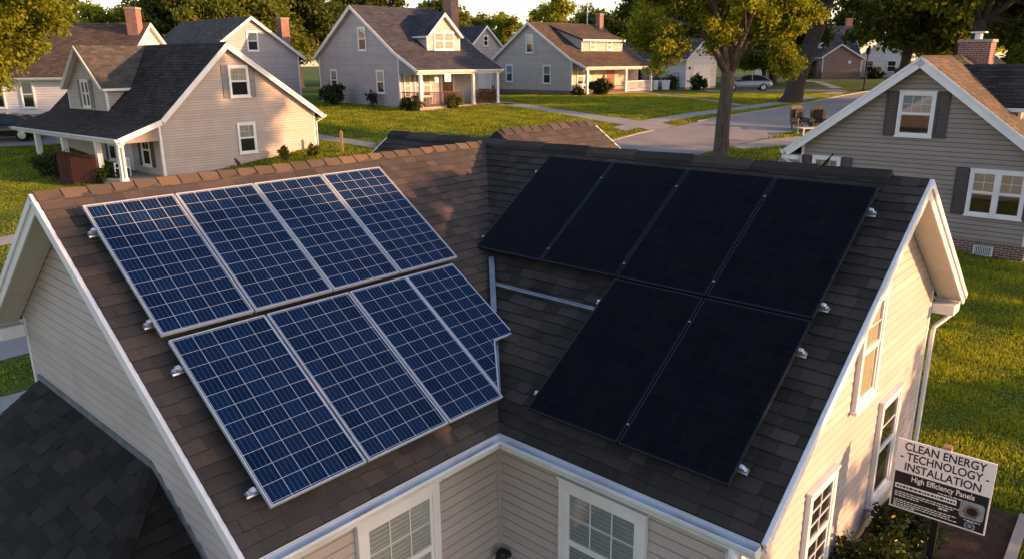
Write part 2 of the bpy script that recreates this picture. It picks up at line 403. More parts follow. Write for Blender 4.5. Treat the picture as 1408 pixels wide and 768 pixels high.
def ridge_caps(mb, A, B, s1, s2, rng, wd=0.15, L=0.28, lift=0.022, m=0):
    """bent cap shingles along a ridge A->B; s1, s2 = unit vectors down the two slopes"""
    A, B = np.array(A, float), np.array(B, float); T = np.linalg.norm(B - A); d = (B - A) / T; k = 0.0
    while k < T - 0.03:
        e = min(k + L * rng.uniform(0.92, 1.06), T); t = rng.random(); p, q = A + d * k, A + d * (e + 0.015)
        z0, z1 = V(0, 0, lift + 0.016), V(0, 0, lift - 0.002)
        for sl, fl in ((s1, 1), (s2, 0)):
            w_ = wd * rng.uniform(0.95, 1.05)
            f = [p + z0, q + z1, q + z1 + sl * w_, p + z0 + sl * w_]
            g = [p + z0 + sl * w_, q + z1 + sl * w_, q + sl * w_ * 1.0, p + sl * w_]
            e1 = [p + z0, p + z0 + sl * w_, p + sl * w_, p]
            for face in (f, g, e1): mb.ngon(face if fl else face[::-1], m, t)
        k = e
def siding(mb, O, H, N, poly, rng, e=0.13, lap=0.016, m=0, gap=None):
    """lapped boards; under each butt edge a slot runs back behind the board; lap shade is painted in as low tone"""
    O, H, N = np.array(O, float), np.array(H, float), np.array(N, float); Z = V(0, 0, 1); gap = gap or e * 0.10
    flip = np.dot(np.cross(H, Z), N) < 0
    z0, z1 = min(p[1] for p in poly), max(p[1] for p in poly); z = math.floor(z0 / e) * e
    def put(q, fn, t):
        pts = [O + a * H + zz * Z + N * fn(zz) for a, zz in q]; mb.ngon(pts[::-1] if flip else pts, m, t)
    while z < z1:
        t = rng.uniform(0.3, 1.0); fn = lambda zz: lap - (lap - 0.004) * (zz - z) / e; zd = z + e * 0.09
        q = clip(clip(poly, 0, -1, -max(zd, z0)), 0, 1, min(z + e - gap, z1))
        if len(q) >= 3: put(q, fn, t)
        q = clip(clip(poly, 0, -1, -max(z, z0)), 0, 1, min(zd, z1))
        if len(q) >= 3:
            put(q, fn, 0.06)  # painted lap shade: dark band along the bottom edge of the board
            lo = [p for p in q if p[1] < max(z, z0) + 1e-6]
            if len(lo) >= 2:
                xa, xb = min(p[0] for p in lo), max(p[0] for p in lo); zz = lo[0][1]
                b = [O + xa * H + zz * Z - N * 0.03, O + xb * H + zz * Z - N * 0.03, O + xb * H + zz * Z + N * lap, O + xa * H + zz * Z + N * lap]
                mb.ngon(b[::-1] if flip else b, m, t)
        q = clip(clip(poly, 0, -1, -max(z + e - gap, z0)), 0, 1, min(z + e, z1))
        if len(q) >= 3:
            put(q, lambda zz: -0.03, 0.05)  # back of the slot painted dark as well, for the lap line
            lo = [p for p in q if p[1] < max(z + e - gap, z0) + 1e-6]
            if len(lo) >= 2:
                xa, xb = min(p[0] for p in lo), max(p[0] for p in lo); zz = lo[0][1]; n1 = 0.004
                b = [O + xa * H + zz * Z + N * n1, O + xb * H + zz * Z + N * n1, O + xb * H + zz * Z - N * 0.03, O + xa * H + zz * Z - N * 0.03]
                mb.ngon(b[::-1] if flip else b, m, t)
        z += e
def window(par, O, H, N, w_, h_, grid=(2, 2), rng=None, blind=0.5, shut=None, shw=0.32, both=True, lower=False, mull=1, cas=0.085, name='window', cur=False):
    """double-hung window: casing + sill, and sashes, panes, blind and dark room behind as sub-parts. O = bottom left corner, seen from outside"""
    O, H, N = (np.array(q, float) for q in (O, H, N)); Z = V(0, 0, 1)
    def bx(mb, a0, a1, z0, z1, n0, n1, m=0, t=0.5): mb.obox(O + H * (a0 + a1) / 2 + Z * (z0 + z1) / 2 + N * (n0 + n1) / 2, H * (a1 - a0) / 2, Z * (z1 - z0) / 2, N * (n1 - n0) / 2, m, t)
    c = cas
    mb = MB()
    bx(mb, 0, c, 0, h_, 0, 0.06); bx(mb, w_ - c, w_, 0, h_, 0, 0.06); bx(mb, c, w_ - c, h_ - c, h_, 0, 0.06); bx(mb, c, w_ - c, 0, c * 0.8, 0, 0.06)
    bx(mb, -0.03, w_ + 0.03, -0.045, -0.001, 0, 0.085); bx(mb, -0.02, w_ + 0.02, h_ + 0.001, h_ + 0.03, 0, 0.075)
    for k in range(1, mull): bx(mb, w_ * k / mull - c * 0.6, w_ * k / mull + c * 0.6, c * 0.8, h_ - c, 0, 0.058)
    root = mb.build(name, 'trim', par)
    for k in range(mull):
        a0 = c if k == 0 else w_ * k / mull + c * 0.6; a1 = w_ - c if k == mull - 1 else w_ * (k + 1) / mull - c * 0.6
        z0, z1 = c * 0.8, h_ - c; zm = (z0 + z1) / 2; f = 0.04
        sb = MB()
        for (b0, b1, n1) in ((z0, zm + 0.02, 0.040), (zm - 0.02 + 0.041, z1, 0.048)):
            bx(sb, a0, a0 + f, b0, b1, 0.022, n1); bx(sb, a1 - f, a1, b0, b1, 0.022, n1); bx(sb, a0 + f, a1 - f, b0, b0 + f, 0.022, n1); bx(sb, a0 + f, a1 - f, b1 - f, b1, 0.022, n1)
        sb.build('sash', 'trim', root)
        if grid:
            gm = MB()
            for (b0, b1) in (((z0 + f, zm + 0.02 - f),) if lower else ()) + ((zm + 0.021 + f, z1 - f),):
                for i in range(1, grid[0]): x = a0 + f + (a1 - a0 - 2 * f) * i / grid[0]; bx(gm, x - 0.0065, x + 0.0065, b0, b1, 0.029, 0.038)
                for j in range(1, grid[1]): z = b0 + (b1 - b0) * j / grid[1]; bx(gm, a0 + f, a1 - f, z - 0.0065, z + 0.0065, 0.0292, 0.0378)
            gm.build('muntin', 'trim', root)
        pm = MB(); q = lambda a, z, n: O + H * a + Z * z + N * n
        fl = np.dot(np.cross(H, Z), N) < 0
        def fq(mb, x0, x1, y0, y1, n, t=0.5):
            P = [q(x0, y0, n), q(x1, y0, n), q(x1, y1, n), q(x0, y1, n)]; mb.ngon(P[::-1] if fl else P, 0, t)
        fq(pm, a0 + f, a1 - f, z0 + f, z1 - f, 0.027); pm.build('pane', 'glass', root)
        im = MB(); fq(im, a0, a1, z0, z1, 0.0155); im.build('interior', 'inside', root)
        if blind > 0:
            bm = MB(); zb = z1 - (z1 - z0) * blind; z = z1; i = 0
            if cur: fq(bm, a0 + 0.01, a1 - 0.01, zb, z1, 0.0185)
            else:
                while z > zb:
                    bx(bm, a0 + 0.012, a1 - 0.012, max(z - 0.026, zb), z, 0.0165, 0.0195 + 0.003 * (i % 2), 0, 0.25 + 0.5 * (i % 2)); z -= 0.028; i += 1
            bm.build('curtain' if cur else 'blind', 'curtain' if cur else 'blind', root, tone=not cur)
    if shut:
        for sd in ((0, 1) if both else (0,)):
            sm = MB(); a0 = -shw - 0.035 if sd == 0 else w_ + 0.035
            bx(sm, a0, a0 + 0.05, -0.02, h_ + 0.02, 0.0, 0.045); bx(sm, a0 + shw - 0.05, a0 + shw, -0.02, h_ + 0.02, 0.0, 0.045)
            for zz in (-0.02, h_ / 2 - 0.03, h_ - 0.04): bx(sm, a0 + 0.05, a0 + shw - 0.05, zz, zz + 0.06, 0.0, 0.044)
            zz = 0.05
            while zz < h_ - 0.06: bx(sm, a0 + 0.05, a0 + shw - 0.05, zz, zz + 0.035, 0.012, 0.034); zz += 0.05
            sm.build('shutter', shut, par)
    return root

# ------------------------------------------------------------------ terrain
_HB = [(-400, 0), (0, 0), (16, 0), (23, .5), (30, 1.1), (36, 1.8), (42, 2.65), (48, 3.3), (56, 3.7), (68, 3.9), (85, 3.95), (120, 4.0), (3000, 4.0)]
_hx, _hy = [a for a, b in _HB], [b for a, b in _HB]
def hgt(y): return float(np.mean(np.interp(np.linspace(y - 2.5, y + 2.5, 11), _hx, _hy)))
YS = sorted(set([-60, -20, -5, 0, 4, 8, 12] + [14 + 0.5 * i for i in range(160)] + [95, 100, 110, 120, 140, 180, 260, 500, 1200]))
def drape(mb, poly, off, m=0):
    if sum(poly[i][0] * poly[(i + 1) % len(poly)][1] - poly[(i + 1) % len(poly)][0] * poly[i][1] for i in range(len(poly))) < 0: poly = poly[::-1]
    for y0, y1 in zip(YS[:-1], YS[1:]):
        if y1 < min(p[1] for p in poly) or y0 > max(p[1] for p in poly): continue
        q = clip(clip(poly, 0, -1, -y0), 0, 1, y1)
        if len(q) >= 3: mb.ngon([(x, y, hgt(y0) + (hgt(y1) - hgt(y0)) * (y - y0) / (y1 - y0) + off) for x, y in q], m)
mb = MB(); drape(mb, [(-1200, -60), (1200, -60), (1200, 1200), (-1200, 1200)], 0.0)
tag(mb.build('lawn', 'lawn', smooth=True), kind='structure')

# ------------------------------------------------------------------ the solar house (local axes: x = u, y = v, z up; origin under the inner eave corner)
HW, HH, L1, L2, ES = 4.0058, 2.7464, 3.15, 3.1564, 2.5
SL = math.hypot(HW, HH); TH = 47.8444
HOUSE_LOC = (-0.1625, 7.8247, 0.0)
HM = Matrix.Translation(HOUSE_LOC) @ Matrix.Rotation(R_(TH), 4, 'Z')
rng = random.Random(5)
hs = thing('house', 'cream sided house with solar panels on both wings of its dark shingle roof', 'house', HOUSE_LOC, R_(TH))
c_, s_ = HW / SL, HH / SL
# roof: near-left slope, its far side, right wing slope in two pieces, far side, rear cross gable
rp = MB(); sh = dict(exp=0.148, tw=(0.15, 0.36), th=0.013)
shingles(rp, (0, HW, ES + HH), (1, 0, 0), (0, -c_, -s_), [(-L1, 0), (HW, 0), (0, SL), (-L1, SL)], rng, **sh)
rp.build('roof_slope', ['shingle', 'backsheet'], hs, tone=True)
rp = MB(); dl = 3.1 / HW * SL
shingles(rp, (0, HW, ES + HH), (1, 0, 0), (0, c_, -s_), [(-L1, 0), (HW, 0), (HW - 3.1, dl), (-L1, dl)], rng, **sh)
rp.build('roof_slope', ['shingle', 'backsheet'], hs, tone=True)
rp = MB(); VE = 6.62
shingles(rp, (HW, 0, ES + HH), (0, 1, 0), (-c_, 0, -s_), [(-L2, 0), (HW, 0), (0, SL), (-L2, SL)], rng, **sh)
dv = (VE - HW) * SL / HW
shingles(rp, (HW, 0, ES + HH), (0, 1, 0), (-c_, 0, -s_), [(HW, 0), (VE, 0), (VE, dv)], rng, **sh)
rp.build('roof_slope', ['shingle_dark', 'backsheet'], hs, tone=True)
rp = MB()
shingles(rp, (HW, 0, ES + HH), (0, 1, 0), (c_, 0, -s_), [(-L2, 0), (VE, 0), (VE, dl - 0.05), (-L2, dl - 0.05)], rng, **sh)
rp.build('roof_slope', ['shingle', 'backsheet'], hs, tone=True)
# rear cross gable beyond the main ridge
rp = MB(); CZ, CV, CU = ES + HH + 0.16, 4.02, 7.15
for sg in (-1, 1): shingles(rp, (0, CV, CZ), (1, 0, 0), (0, sg * c_, -s_), [(HW + 0.3, 0), (CU, 0), (CU, 3.2), (HW + 0.3, 3.2)], rng, **sh)
ridge_caps(rp, (HW + 0.4, CV, CZ), (CU, CV, CZ), V(0, -c_, -s_), V(0, c_, -s_), rng)
rp.build('cross_gable_roof', ['shingle', 'backsheet'], hs, tone=True)
wm = MB(); siding(wm, (CU - 0.3, CV, 0), (0, 1, 0), (1, 0, 0), [(-2.3, 1.0), (2.3, 1.0), (2.3, CZ - 1.72), (0, CZ - 0.16), (-2.3, CZ - 1.72)], rng); wm.build('cross_gable_wall', 'siding', hs, tone=True)
# ridge caps
M['shingle_cap_lit'] = shingle_mat('sun_painted_cap_shingle', (0.105, 0.078, 0.058))  # left ridge only: sunlit warmth put into a lighter cap colour
rp = MB(); ridge_caps(rp, (-L1, HW, ES + HH), (HW + 0.05, HW, ES + HH), V(0, -c_, -s_), V(0, c_, -s_), rng, L=0.27, lift=0.014); rp.build('ridge_cap', ['shingle_cap_lit'], hs, tone=True)
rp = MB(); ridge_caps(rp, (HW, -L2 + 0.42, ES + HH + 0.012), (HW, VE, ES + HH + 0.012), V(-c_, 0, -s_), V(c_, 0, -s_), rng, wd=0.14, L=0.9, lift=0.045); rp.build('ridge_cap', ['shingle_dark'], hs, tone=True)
# walls
WT = ES - 0.19; G = 0.35; GU, GV = -2.80, -2.81; WU, WV = 6.65, 6.80; un = 0.17
zl = lambda v: ES + HH * (v / HW if v < HW else (2 * HW - v) / HW) - un
def wall(O, H, N, poly, name='wall', m='siding', e=0.13):
    b = MB(); siding(b, O, H, N, poly, rng, e=e); return b.build(name, m, hs, tone=True)
wall((0, 0.4, 0), (1, 0, 0), (0, -1, 0), [(GU, 0.25), (0.4, 0.25), (0.4, WT), (GU, WT)])
wall((0.4, 0, 0), (0, -1, 0), (-1, 0, 0), [(-0.4, 0.25), (-GV, 0.25), (-GV, WT), (-0.4, WT)])
wall((GU, 0, 0), (0, -1, 0), (-1, 0, 0), [(-WV, 0.25), (-0.4, 0.25), (-0.4, zl(0.4)), (-HW, zl(HW)), (-WV, zl(WV))])
wall((0, GV, 0), (1, 0, 0), (0, -1, 0), [(0.4, 0.25), (WU, 0.25), (WU, zl(WU)), (HW, zl(HW)), (0.4, zl(0.4))])
wall((WU, 0, 0), (0, 1, 0), (1, 0, 0), [(GV, 0.25), (VE - 0.3, 0.25), (VE - 0.3, zl(WU)), (GV, zl(WU))])
wall((0, WV, 0), (-1, 0, 0), (0, 1, 0), [(-1.0, 0.25), (-GU, 0.25), (-GU, zl(WV)), (-1.0, zl(WV))])
wall((0, VE - 0.3, 0), (-1, 0, 0), (0, 1, 0), [(-WU, 0.25), (-1.0, 0.25), (-1.0, zl(1.0)), (-HW, zl(HW)), (-WU, zl(WU))])
fm = MB()
fm.box(GU + 0.012, 0.4 + 0.3, 0.412, WV - 0.012, -0.1, 0.25); fm.box(0.412, WU - 0.012, GV + 0.012, VE - 0.31, -0.1, 0.2499)
fm.build('foundation', 'foundation', hs)
for (x, y) in ((GU, 0.4), (WU, GV), (0.4, GV), (GU, WV)):
    sx = -1 if x == GU or x == 0.4 else 1; sy = -1 if y in (0.4, GV) else 1
    zt = {(GU, 0.4): zl(0.4), (WU, GV): zl(WU), (0.4, GV): zl(0.4), (GU, WV): zl(WV)}[(x, y)] - 0.03
    xa, xb = sorted((x + sx * 0.018, x - sx * 0.075)); ya, yb = sorted((y + sy * 0.018, y - sy * 0.075))
    tm = MB(); tm.box(xa, xb, min(y + sy * 0.018, y - sy * 0.002), max(y + sy * 0.018, y - sy * 0.002), 0.24, zt)
    tm.box(min(x + sx * 0.018, x - sx * 0.002), max(x + sx * 0.018, x - sx * 0.002), ya, yb, 0.241, zt - 0.002); tm.build('corner_board', 'trim', hs)
tm = MB(); tm.box(0.35, 0.402, 0.35, 0.402, 0.24, WT); tm.build('inner_corner_post', 'siding', hs, tone=True)
# rakes: board, crown strip and soffit on every gable edge
def rake(A, B, out, name='rake_board', wd=0.17, sof=0.33, par=None):
    par = par or hs
    A, B, out = np.array(A, float), np.array(B, float), np.array(out, float)
    d = unit(B - A); n = np.cross(d, out); n = n if n[2] > 0 else -n
    b = MB(); c = (A + B) / 2; Lh = np.linalg.norm(B - A) / 2
    b.obox(c - n * (wd / 2 + 0.012) + out * 0.012, d * Lh, n * wd / 2, out * 0.011)
    b.obox(c - n * 0.045 + out * 0.035, d * Lh, n * 0.033, out * 0.012)
    b.obox(c - n * 0.006 + out * 0.024, d * Lh, n * 0.006, out * 0.022)
    b.build(name, 'trim', par)
    b = MB(); b.obox(c - n * (0.135) - out * (sof / 2), d * Lh, n * 0.008, out * sof / 2); b.build('soffit', 'soffit', par)
ER = ES + HH; ef = ES + HH * (1 - 3.1 / HW)
rake((-L1, HW, ER), (-L1, 0, ES), (-1, 0, 0)); rake((-L1, HW, ER), (-L1, HW + 3.1, ef), (-1, 0, 0))
rake((HW, -L2, ER), (0, -L2, ES), (0, -1, 0)); rake((HW, -L2, ER), (HW + 3.06, -L2, ef + 0.03), (0, -1, 0))
rake((HW, VE, ER), (HW - (VE - HW), VE, ER - (VE - HW) * HH / HW), (0, 1, 0), sof=0.28)
rake((CU, CV, CZ), (CU, CV - 3.2 * c_, CZ - 3.2 * s_), (1, 0, 0)); rake((CU, CV, CZ), (CU, CV + 3.2 * c_, CZ - 3.2 * s_), (1, 0, 0))
# boxed returns at the far eaves, fascia and eave soffits
b = MB(); b.box(WU + 0.02, HW + 3.03, -L2 + 0.03, GV - 0.02, ef - 0.25, ef - 0.10); b.build('eave_return', 'trim', hs)
b = MB(); b.box(-L1 + 0.03, GU - 0.02, WV + 0.02, HW + 3.06, ef - 0.30, ef - 0.12); b.build('eave_return', 'trim', hs)
b = MB(); b.box(-L1 + 0.01, 0.02, 0.004, 0.024, ES - 0.185, ES - 0.02); b.box(0.004, 0.024, -L2 + 0.01, 0.003, ES - 0.185, ES - 0.0201); b.build('fascia', 'trim', hs)
b = MB(); b.box(-L1 + 0.04, 0.39, 0.026, 0.42, ES - 0.2, ES - 0.186); b.box(0.026, 0.42, -L2 + 0.04, 0.0255, ES - 0.2001, ES - 0.1861); b.build('soffit', 'soffit', hs)
def gutter(p0, p1, out, p1f=None, par=hs, wd=0.135):
    """open K-style trough from p0 to p1 (back edge), front lip may stop at p1f"""
    p0, p1, out = np.array(p0, float), np.array(p1, float), np.array(out, float); Z = V(0, 0, 1); d = unit(p1 - p0)
    b = MB(); prof = [(0.0, 0.0), (0.0, -0.115), (0.085, -0.115), (0.10, -0.075), (0.125, -0.045), (wd, -0.010), (wd, 0.004), (wd - 0.014, 0.004), (wd - 0.014, -0.012), (0.112, -0.05), (0.088, -0.08), (0.078, -0.103), (0.012, -0.103), (0.012, 0.0)]
    e = p1 if p1f is None else np.array(p1f, float)
    A = [p0 + out * a + Z * z for a, z in prof]
    B = [(p1 + (e - p1) * (a / wd)) + out * a + Z * z for a, z in prof]
    k = len(prof); F = [[i, (i + 1) % k, k + (i + 1) % k, k + i] for i in range(k)] + [list(range(k))[::-1], list(range(k, 2 * k))]
    if np.dot(np.cross(out, Z), d) > 0: F = [f[::-1] for f in F]
    b.add(A + B, F); cap = [p0 + out * a + Z * z - d * 0.003 for a, z in prof[:8]]
    b.ngon(cap); b.ngon([q - d * 0.002 for q in cap][::-1])
    return b.build('gutter', 'gutter', par)
gutter((-L1, 0.0, ES - 0.028), (0, 0.0, ES - 0.028), (0, -1, 0), (-0.135, 0, ES - 0.028))
gutter((0.0, -L2, ES - 0.0281), (0, 0, ES - 0.0281), (-1, 0, 0), (0, -0.135, ES - 0.0281))
gutter((HW + 3.06, -L2, ef - 0.03), (HW + 3.06, VE, ef - 0.03), (1, 0, 0))
def downspout(pts, r=0.034, par=hs): 
    b = MB(); b.tube(pts, r, 10); return b.build('downspout', 'trim', par, smooth=True)
downspout([(HW + 3.13, -L2 + 0.08, ef - 0.13), (HW + 3.13, -L2 + 0.08, ef - 0.22), (HW + 3.02, -L2 + 0.1, ef - 0.30), (WU + 0.12, GV - 0.07, ef - 0.50), (WU + 0.045, GV - 0.075, ef - 0.58), (WU + 0.04, GV - 0.075, ef - 0.72), (WU + 0.04, GV - 0.075, 0.18), (WU + 0.07, GV - 0.24, 0.08)])
downspout([(-0.07, -L2 + 0.22, ES - 0.14), (-0.07, -L2 + 0.22, ES - 0.22), (-0.02, -L2 + 0.24, ES - 0.28), (0.33, GV - 0.02 + 0.1, ES - 0.42), (0.36, GV + 0.09, ES - 0.52), (0.36, GV + 0.09, 0.1)], 0.042)
# valley metal
vd = unit(V(-HW, -HW, -HH)); J = V(HW, HW, ER)
b = MB()
for t0, t1 in ((2.55, 3.42), (3.78, 4.55)):
    k0, k1 = t0 / SL, t1 / SL; a, c2 = J + V(-HW, -HW, -HH) * k0, J + V(-HW, -HW, -HH) * k1
    b.beam(a + V(0, 0, .07), c2 + V(0, 0, .07), 0.075, (0, 0, 1), 0.05)
b.build('valley_flashing', 'flash', hs)
b = MB(); b.beam(J + V(0, 0, 0.006), V(0.02, 0.02, ES + 0.012), 0.035, (0, 0, 1), 0.012); b.build('valley_lining', 'backsheet', hs)
# windows
window(hs, (-1.80, 0.386, 0.40), (1, 0, 0), (0, -1, 0), 1.14, 1.62, (3, 2), blind=1.0, cas=0.105)
window(hs, (0.386, -0.62, 0.40), (0, -1, 0), (-1, 0, 0), 1.17, 1.59, (3, 2), blind=1.0, cas=0.105)
window(hs, (3.27, GV - 0.014, ES - 0.03), (1, 0, 0), (0, -1, 0), 0.78, 1.40, (1, 2), blind=1.0, cas=0.08, cur=True)
window(hs, (4.52, GV - 0.014, 0.55), (1, 0, 0), (0, -1, 0), 0.88, 1.56, (1, 2), blind=0.0, cas=0.08)
window(hs, (2.04, GV - 0.014, 0.42), (1, 0, 0), (0, -1, 0), 0.86, 1.46, (2, 3), blind=0.0, cas=0.08, lower=True)
# round floodlight low in the inner corner
b = MB(); b.tube([(0.385, 0.23, 0.55), (0.33, 0.23, 0.57)], 0.05, 12); b.ball((0.27, 0.23, 0.60), (0.085, 0.085, 0.075), 14); b.tube([(0.27, 0.23, 0.60), (0.20, 0.21, 0.545)], [0.05, 0.075], 12)
b.build('flood_lamp', 'black', hs, smooth=True)
# lean-to roof against the left gable
b = MB(); pc, ps = math.cos(R_(33)), math.sin(R_(33)); LZ = ES - 0.29; X0 = GU - 0.014
LL = 3.3; lp = LL * pc
shingles(b, (X0, 0, LZ), (0, 1, 0), (-pc, 0, -ps), [(2.74, 0), (6.55, 0), (6.55, LL), (2.74 - lp, LL)], rng, exp=0.17, tw=(0.2, 0.4), th=0.014)
shingles(b, (X0, 2.74, LZ), (1, 0, 0), (0, -pc, -ps), [(0, 0), (0, LL), (-lp, LL)], rng, exp=0.17, tw=(0.2, 0.4), th=0.014)
hd = unit(V(-pc, -pc, -ps)); ridge_caps(b, V(X0, 2.74, LZ), V(X0, 2.74, LZ) + V(-pc, -pc, -ps) * LL, unit(V(-1, 1, 0)) * 0.9 + V(0, 0, -0.25), unit(V(1, -1, 0)) * 0.9 + V(0, 0, -0.25), rng, wd=0.12, L=0.3)
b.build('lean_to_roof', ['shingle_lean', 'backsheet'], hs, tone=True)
b = MB(); b.box(GU - 0.04, GU - 0.016, 2.76, 6.55, LZ + 0.01, LZ + 0.09); b.beam((GU - 0.028, 2.76, LZ + 0.05), (GU - 0.028, 2.74 - 2.2 * pc, LZ + 0.05 - 2.2 * ps), 0.024, (0, 0, 1), 0.08)
b.build('step_flashing', 'flash', hs)

# ------------------------------------------------------------------ solar panels, rails
def slope_matrix(left, a, d, off):
    if left:
        U, Y, N = Vector((1, 0, 0)), Vector((0, c_, s_)), Vector((0, -s_, c_)); P = Vector((a, HW, ER)) - Y * d + N * off
    else:
        U, Y, N = Vector((0, -1, 0)), Vector((c_, 0, s_)), Vector((-s_, 0, c_)); P = Vector((HW, a, ER)) - Y * d + N * off
    return HM @ Matrix(((U.x, Y.x, N.x, P.x), (U.y, Y.y, N.y, P.y), (U.z, Y.z, N.z, P.z), (0, 0, 0, 1)))
def panel(left, a, d, poly, cm, fm, label, group, off=0.175):
    """poly: outline in panel axes (x right, y up the slope, origin = top left corner), frame bars along every edge"""
    t = thing('solar_panel', label, 'solar panel', group=group); t.matrix_world = slope_matrix(left, a, d, off)
    n = len(poly); P = [V(x, y, 0) for x, y in poly]; fw = 0.015
    # inset loop
    area = sum(P[i][0] * P[(i + 1) % n][1] - P[(i + 1) % n][0] * P[i][1] for i in range(n))
    if area < 0: P = P[::-1]
    ins = []
    for i in range(n):
        e0, e1 = unit(P[i] - P[i - 1]), unit(P[(i + 1) % n] - P[i]); n0, n1 = V(-e0[1], e0[0], 0), V(-e1[1], e1[0], 0)
        k = n0 + n1; ins.append(P[i] + k * fw / max(0.3, 1 + np.dot(n0, n1)))
    b = MB()
    for i in range(n):
        j = (i + 1) % n; z = V(0, 0, 1)
        b.ngon([P[i], P[j], ins[j], ins[i]]); b.ngon([P[i] - 0.04 * z, P[j] - 0.04 * z, P[j], P[i]])
        b.ngon([ins[i], ins[j], ins[j] - 0.006 * z, ins[i] - 0.006 * z])
    b.build('frame', fm, t)
    b = MB(); b.ngon([q - V(0, 0, 0.005) for q in ins]); b.build('cells', cm, t)
    b = MB(); b.ngon([q - V(0, 0, 0.036) for q in ins[::-1]]); b.build('backsheet', 'backsheet', t)
    return t
rect = lambda w_, h_: [(0, 0), (w_, 0), (w_, -h_), (0, -h_)]
cm_b1 = cell_mat('blue_cells', 1.0, 1.955, 5, 11); cm_b2 = cell_mat('blue_cells_wide', 1.06, 2.045, 5, 11); cm_b3 = cell_mat('blue_cells_narrow', 0.86, 2.045, 4, 11)
gB, gK = 'blue solar panels on the left wing', 'black solar panels on the right wing'
for i, (u0, lb) in enumerate(zip((-2.835, -1.81, -0.79, 0.235), ('blue solar panel in the upper row, the one at the left rake edge', 'second blue solar panel from the left in the upper row', 'third blue solar panel from the left in the upper row, under the sunlit ridge', 'blue solar panel at the right end of the upper row beside bare shingles'))):
    panel(True, u0, 0.465, rect(1.0, 1.955), cm_b1, 'frame_alu', lb, gB)
panel(True, -2.805, 2.505, rect(1.05, 2.05), cm_b2, 'frame_alu', 'blue solar panel at the bottom left corner of the array nearest the gutter end', gB)
panel(True, -1.725, 2.505, rect(1.075, 2.05), cm_b2, 'frame_alu', 'blue solar panel in the lower row between the corner panel and the narrow one', gB)
panel(True, -0.625, 2.505, rect(0.86, 2.05), cm_b3, 'frame_alu', 'narrow blue solar panel in the lower row above the inner gutter corner', gB)
panel(True, 0.242, 2.505, [(0, 0), (0.83, 0), (0.85, -1.32), (0.50, -1.32), (0.10, -1.84), (0.0, -1.96)], cell_mat('blue_cells_cut', 0.86, 2.045, 4, 11), 'frame_alu', 'notched blue solar panel cut to fit over the roof valley', gB)
cm_k = cell_mat('black_cells', 1.21, 2.05, 6, 12, False)
for v0, lb in zip((2.20, 0.965, -0.275, -1.515), ('black solar panel at the left end of the upper row beside the valley', 'second black solar panel from the left in the upper row', 'third black solar panel from the left in the upper row', 'black solar panel at the right end of the upper row beside the sunlit gable')):
    panel(False, v0, 0.40, rect(1.22, 2.05), cm_k, 'frame_black', lb, gK)
for v0, lb in zip((-0.275, -1.515), ('black solar panel in the lower row, the left one of its pair', 'black solar panel in the lower row at the bottom right corner')):
    panel(False, v0, 2.485, rect(1.22, 2.05), cm_k, 'frame_black', lb, gK)
def rail(left, a, d, ln, mids, label, ends=(1, 1), group=None):
    b = MB(); b.box(0, ln, -0.02, 0.02, 0.0, 0.045); b.box(0, ln, -0.03, 0.03, -0.012, -0.0005)
    o = b.build('mounting_rail', 'alu'); tag(o, label, 'mounting rail', group or ('rails under the blue panels' if left else 'rails under the black panels')); o.matrix_world = slope_matrix(left, a, d, 0.075)
    for k, x in enumerate((0.034, ln - 0.034)):
        if ends[k]:
            q = MB(); sg = 1 if k == 0 else -1
            q.box(x - 0.013, x + 0.013, -0.02, 0.02, 0.046, 0.080); q.box(min(x, x + sg * 0.036), max(x, x + sg * 0.036), -0.02, 0.02, 0.0805, 0.088); q.tube([(x, 0, 0.088), (x, 0, 0.10)], 0.008, 6)
            q.build('end_clamp', 'alu', o, bevel=0.003)
    for x in mids:
        q = MB(); q.box(x - 0.014, x + 0.014, -0.011, 0.011, 0.101, 0.107); q.tube([(x, 0, 0.107), (x, 0, 0.113)], 0.006, 6); q.build('mid_clamp', 'flash', o)
    return o
for d, ln, lb in ((0.83, 4.18, 'aluminium rail under the upper row of blue panels near the ridge'), (2.20, 4.18, 'aluminium rail under the bottom edge of the upper row of blue panels'), (2.83, 3.95, 'aluminium rail under the top of the lower row of blue panels'), (4.32, 3.15, 'aluminium rail under the lowest edge of the blue panels above the gutter')):
    rail(True, -2.905, d, ln, (), lb, (1, 0))
for v0, d, ln, mids, lb in ((2.265, 0.76, 5.075, (1.29, 2.53, 3.77), 'aluminium rail under the top of the upper black panels'), (2.265, 2.23, 5.075, (1.29, 2.53, 3.77), 'aluminium rail under the lower edge of the upper black panels'), (-0.205, 2.86, 2.605, (1.30,), 'aluminium rail under the top of the lower black pair'), (-0.205, 4.30, 2.605, (1.30,), 'aluminium rail under the lowest edge of the black pair')):
    rail(False, v0, d, ln, mids, lb)
b = MB(); b.box(0, 1.86, -0.026, -0.008, 0, 0.03); b.box(0, 1.86, 0.008, 0.022, 0, 0.026); b.box(0, 1.86, -0.007, 0.007, 0, 0.012)
o = b.build('spare_rail', 'flash'); o.matrix_world = slope_matrix(False, 1.60, 2.92, 0.03); tag(o, 'bare aluminium channel lying across the open shingles left of the lower black panels', 'mounting rail')

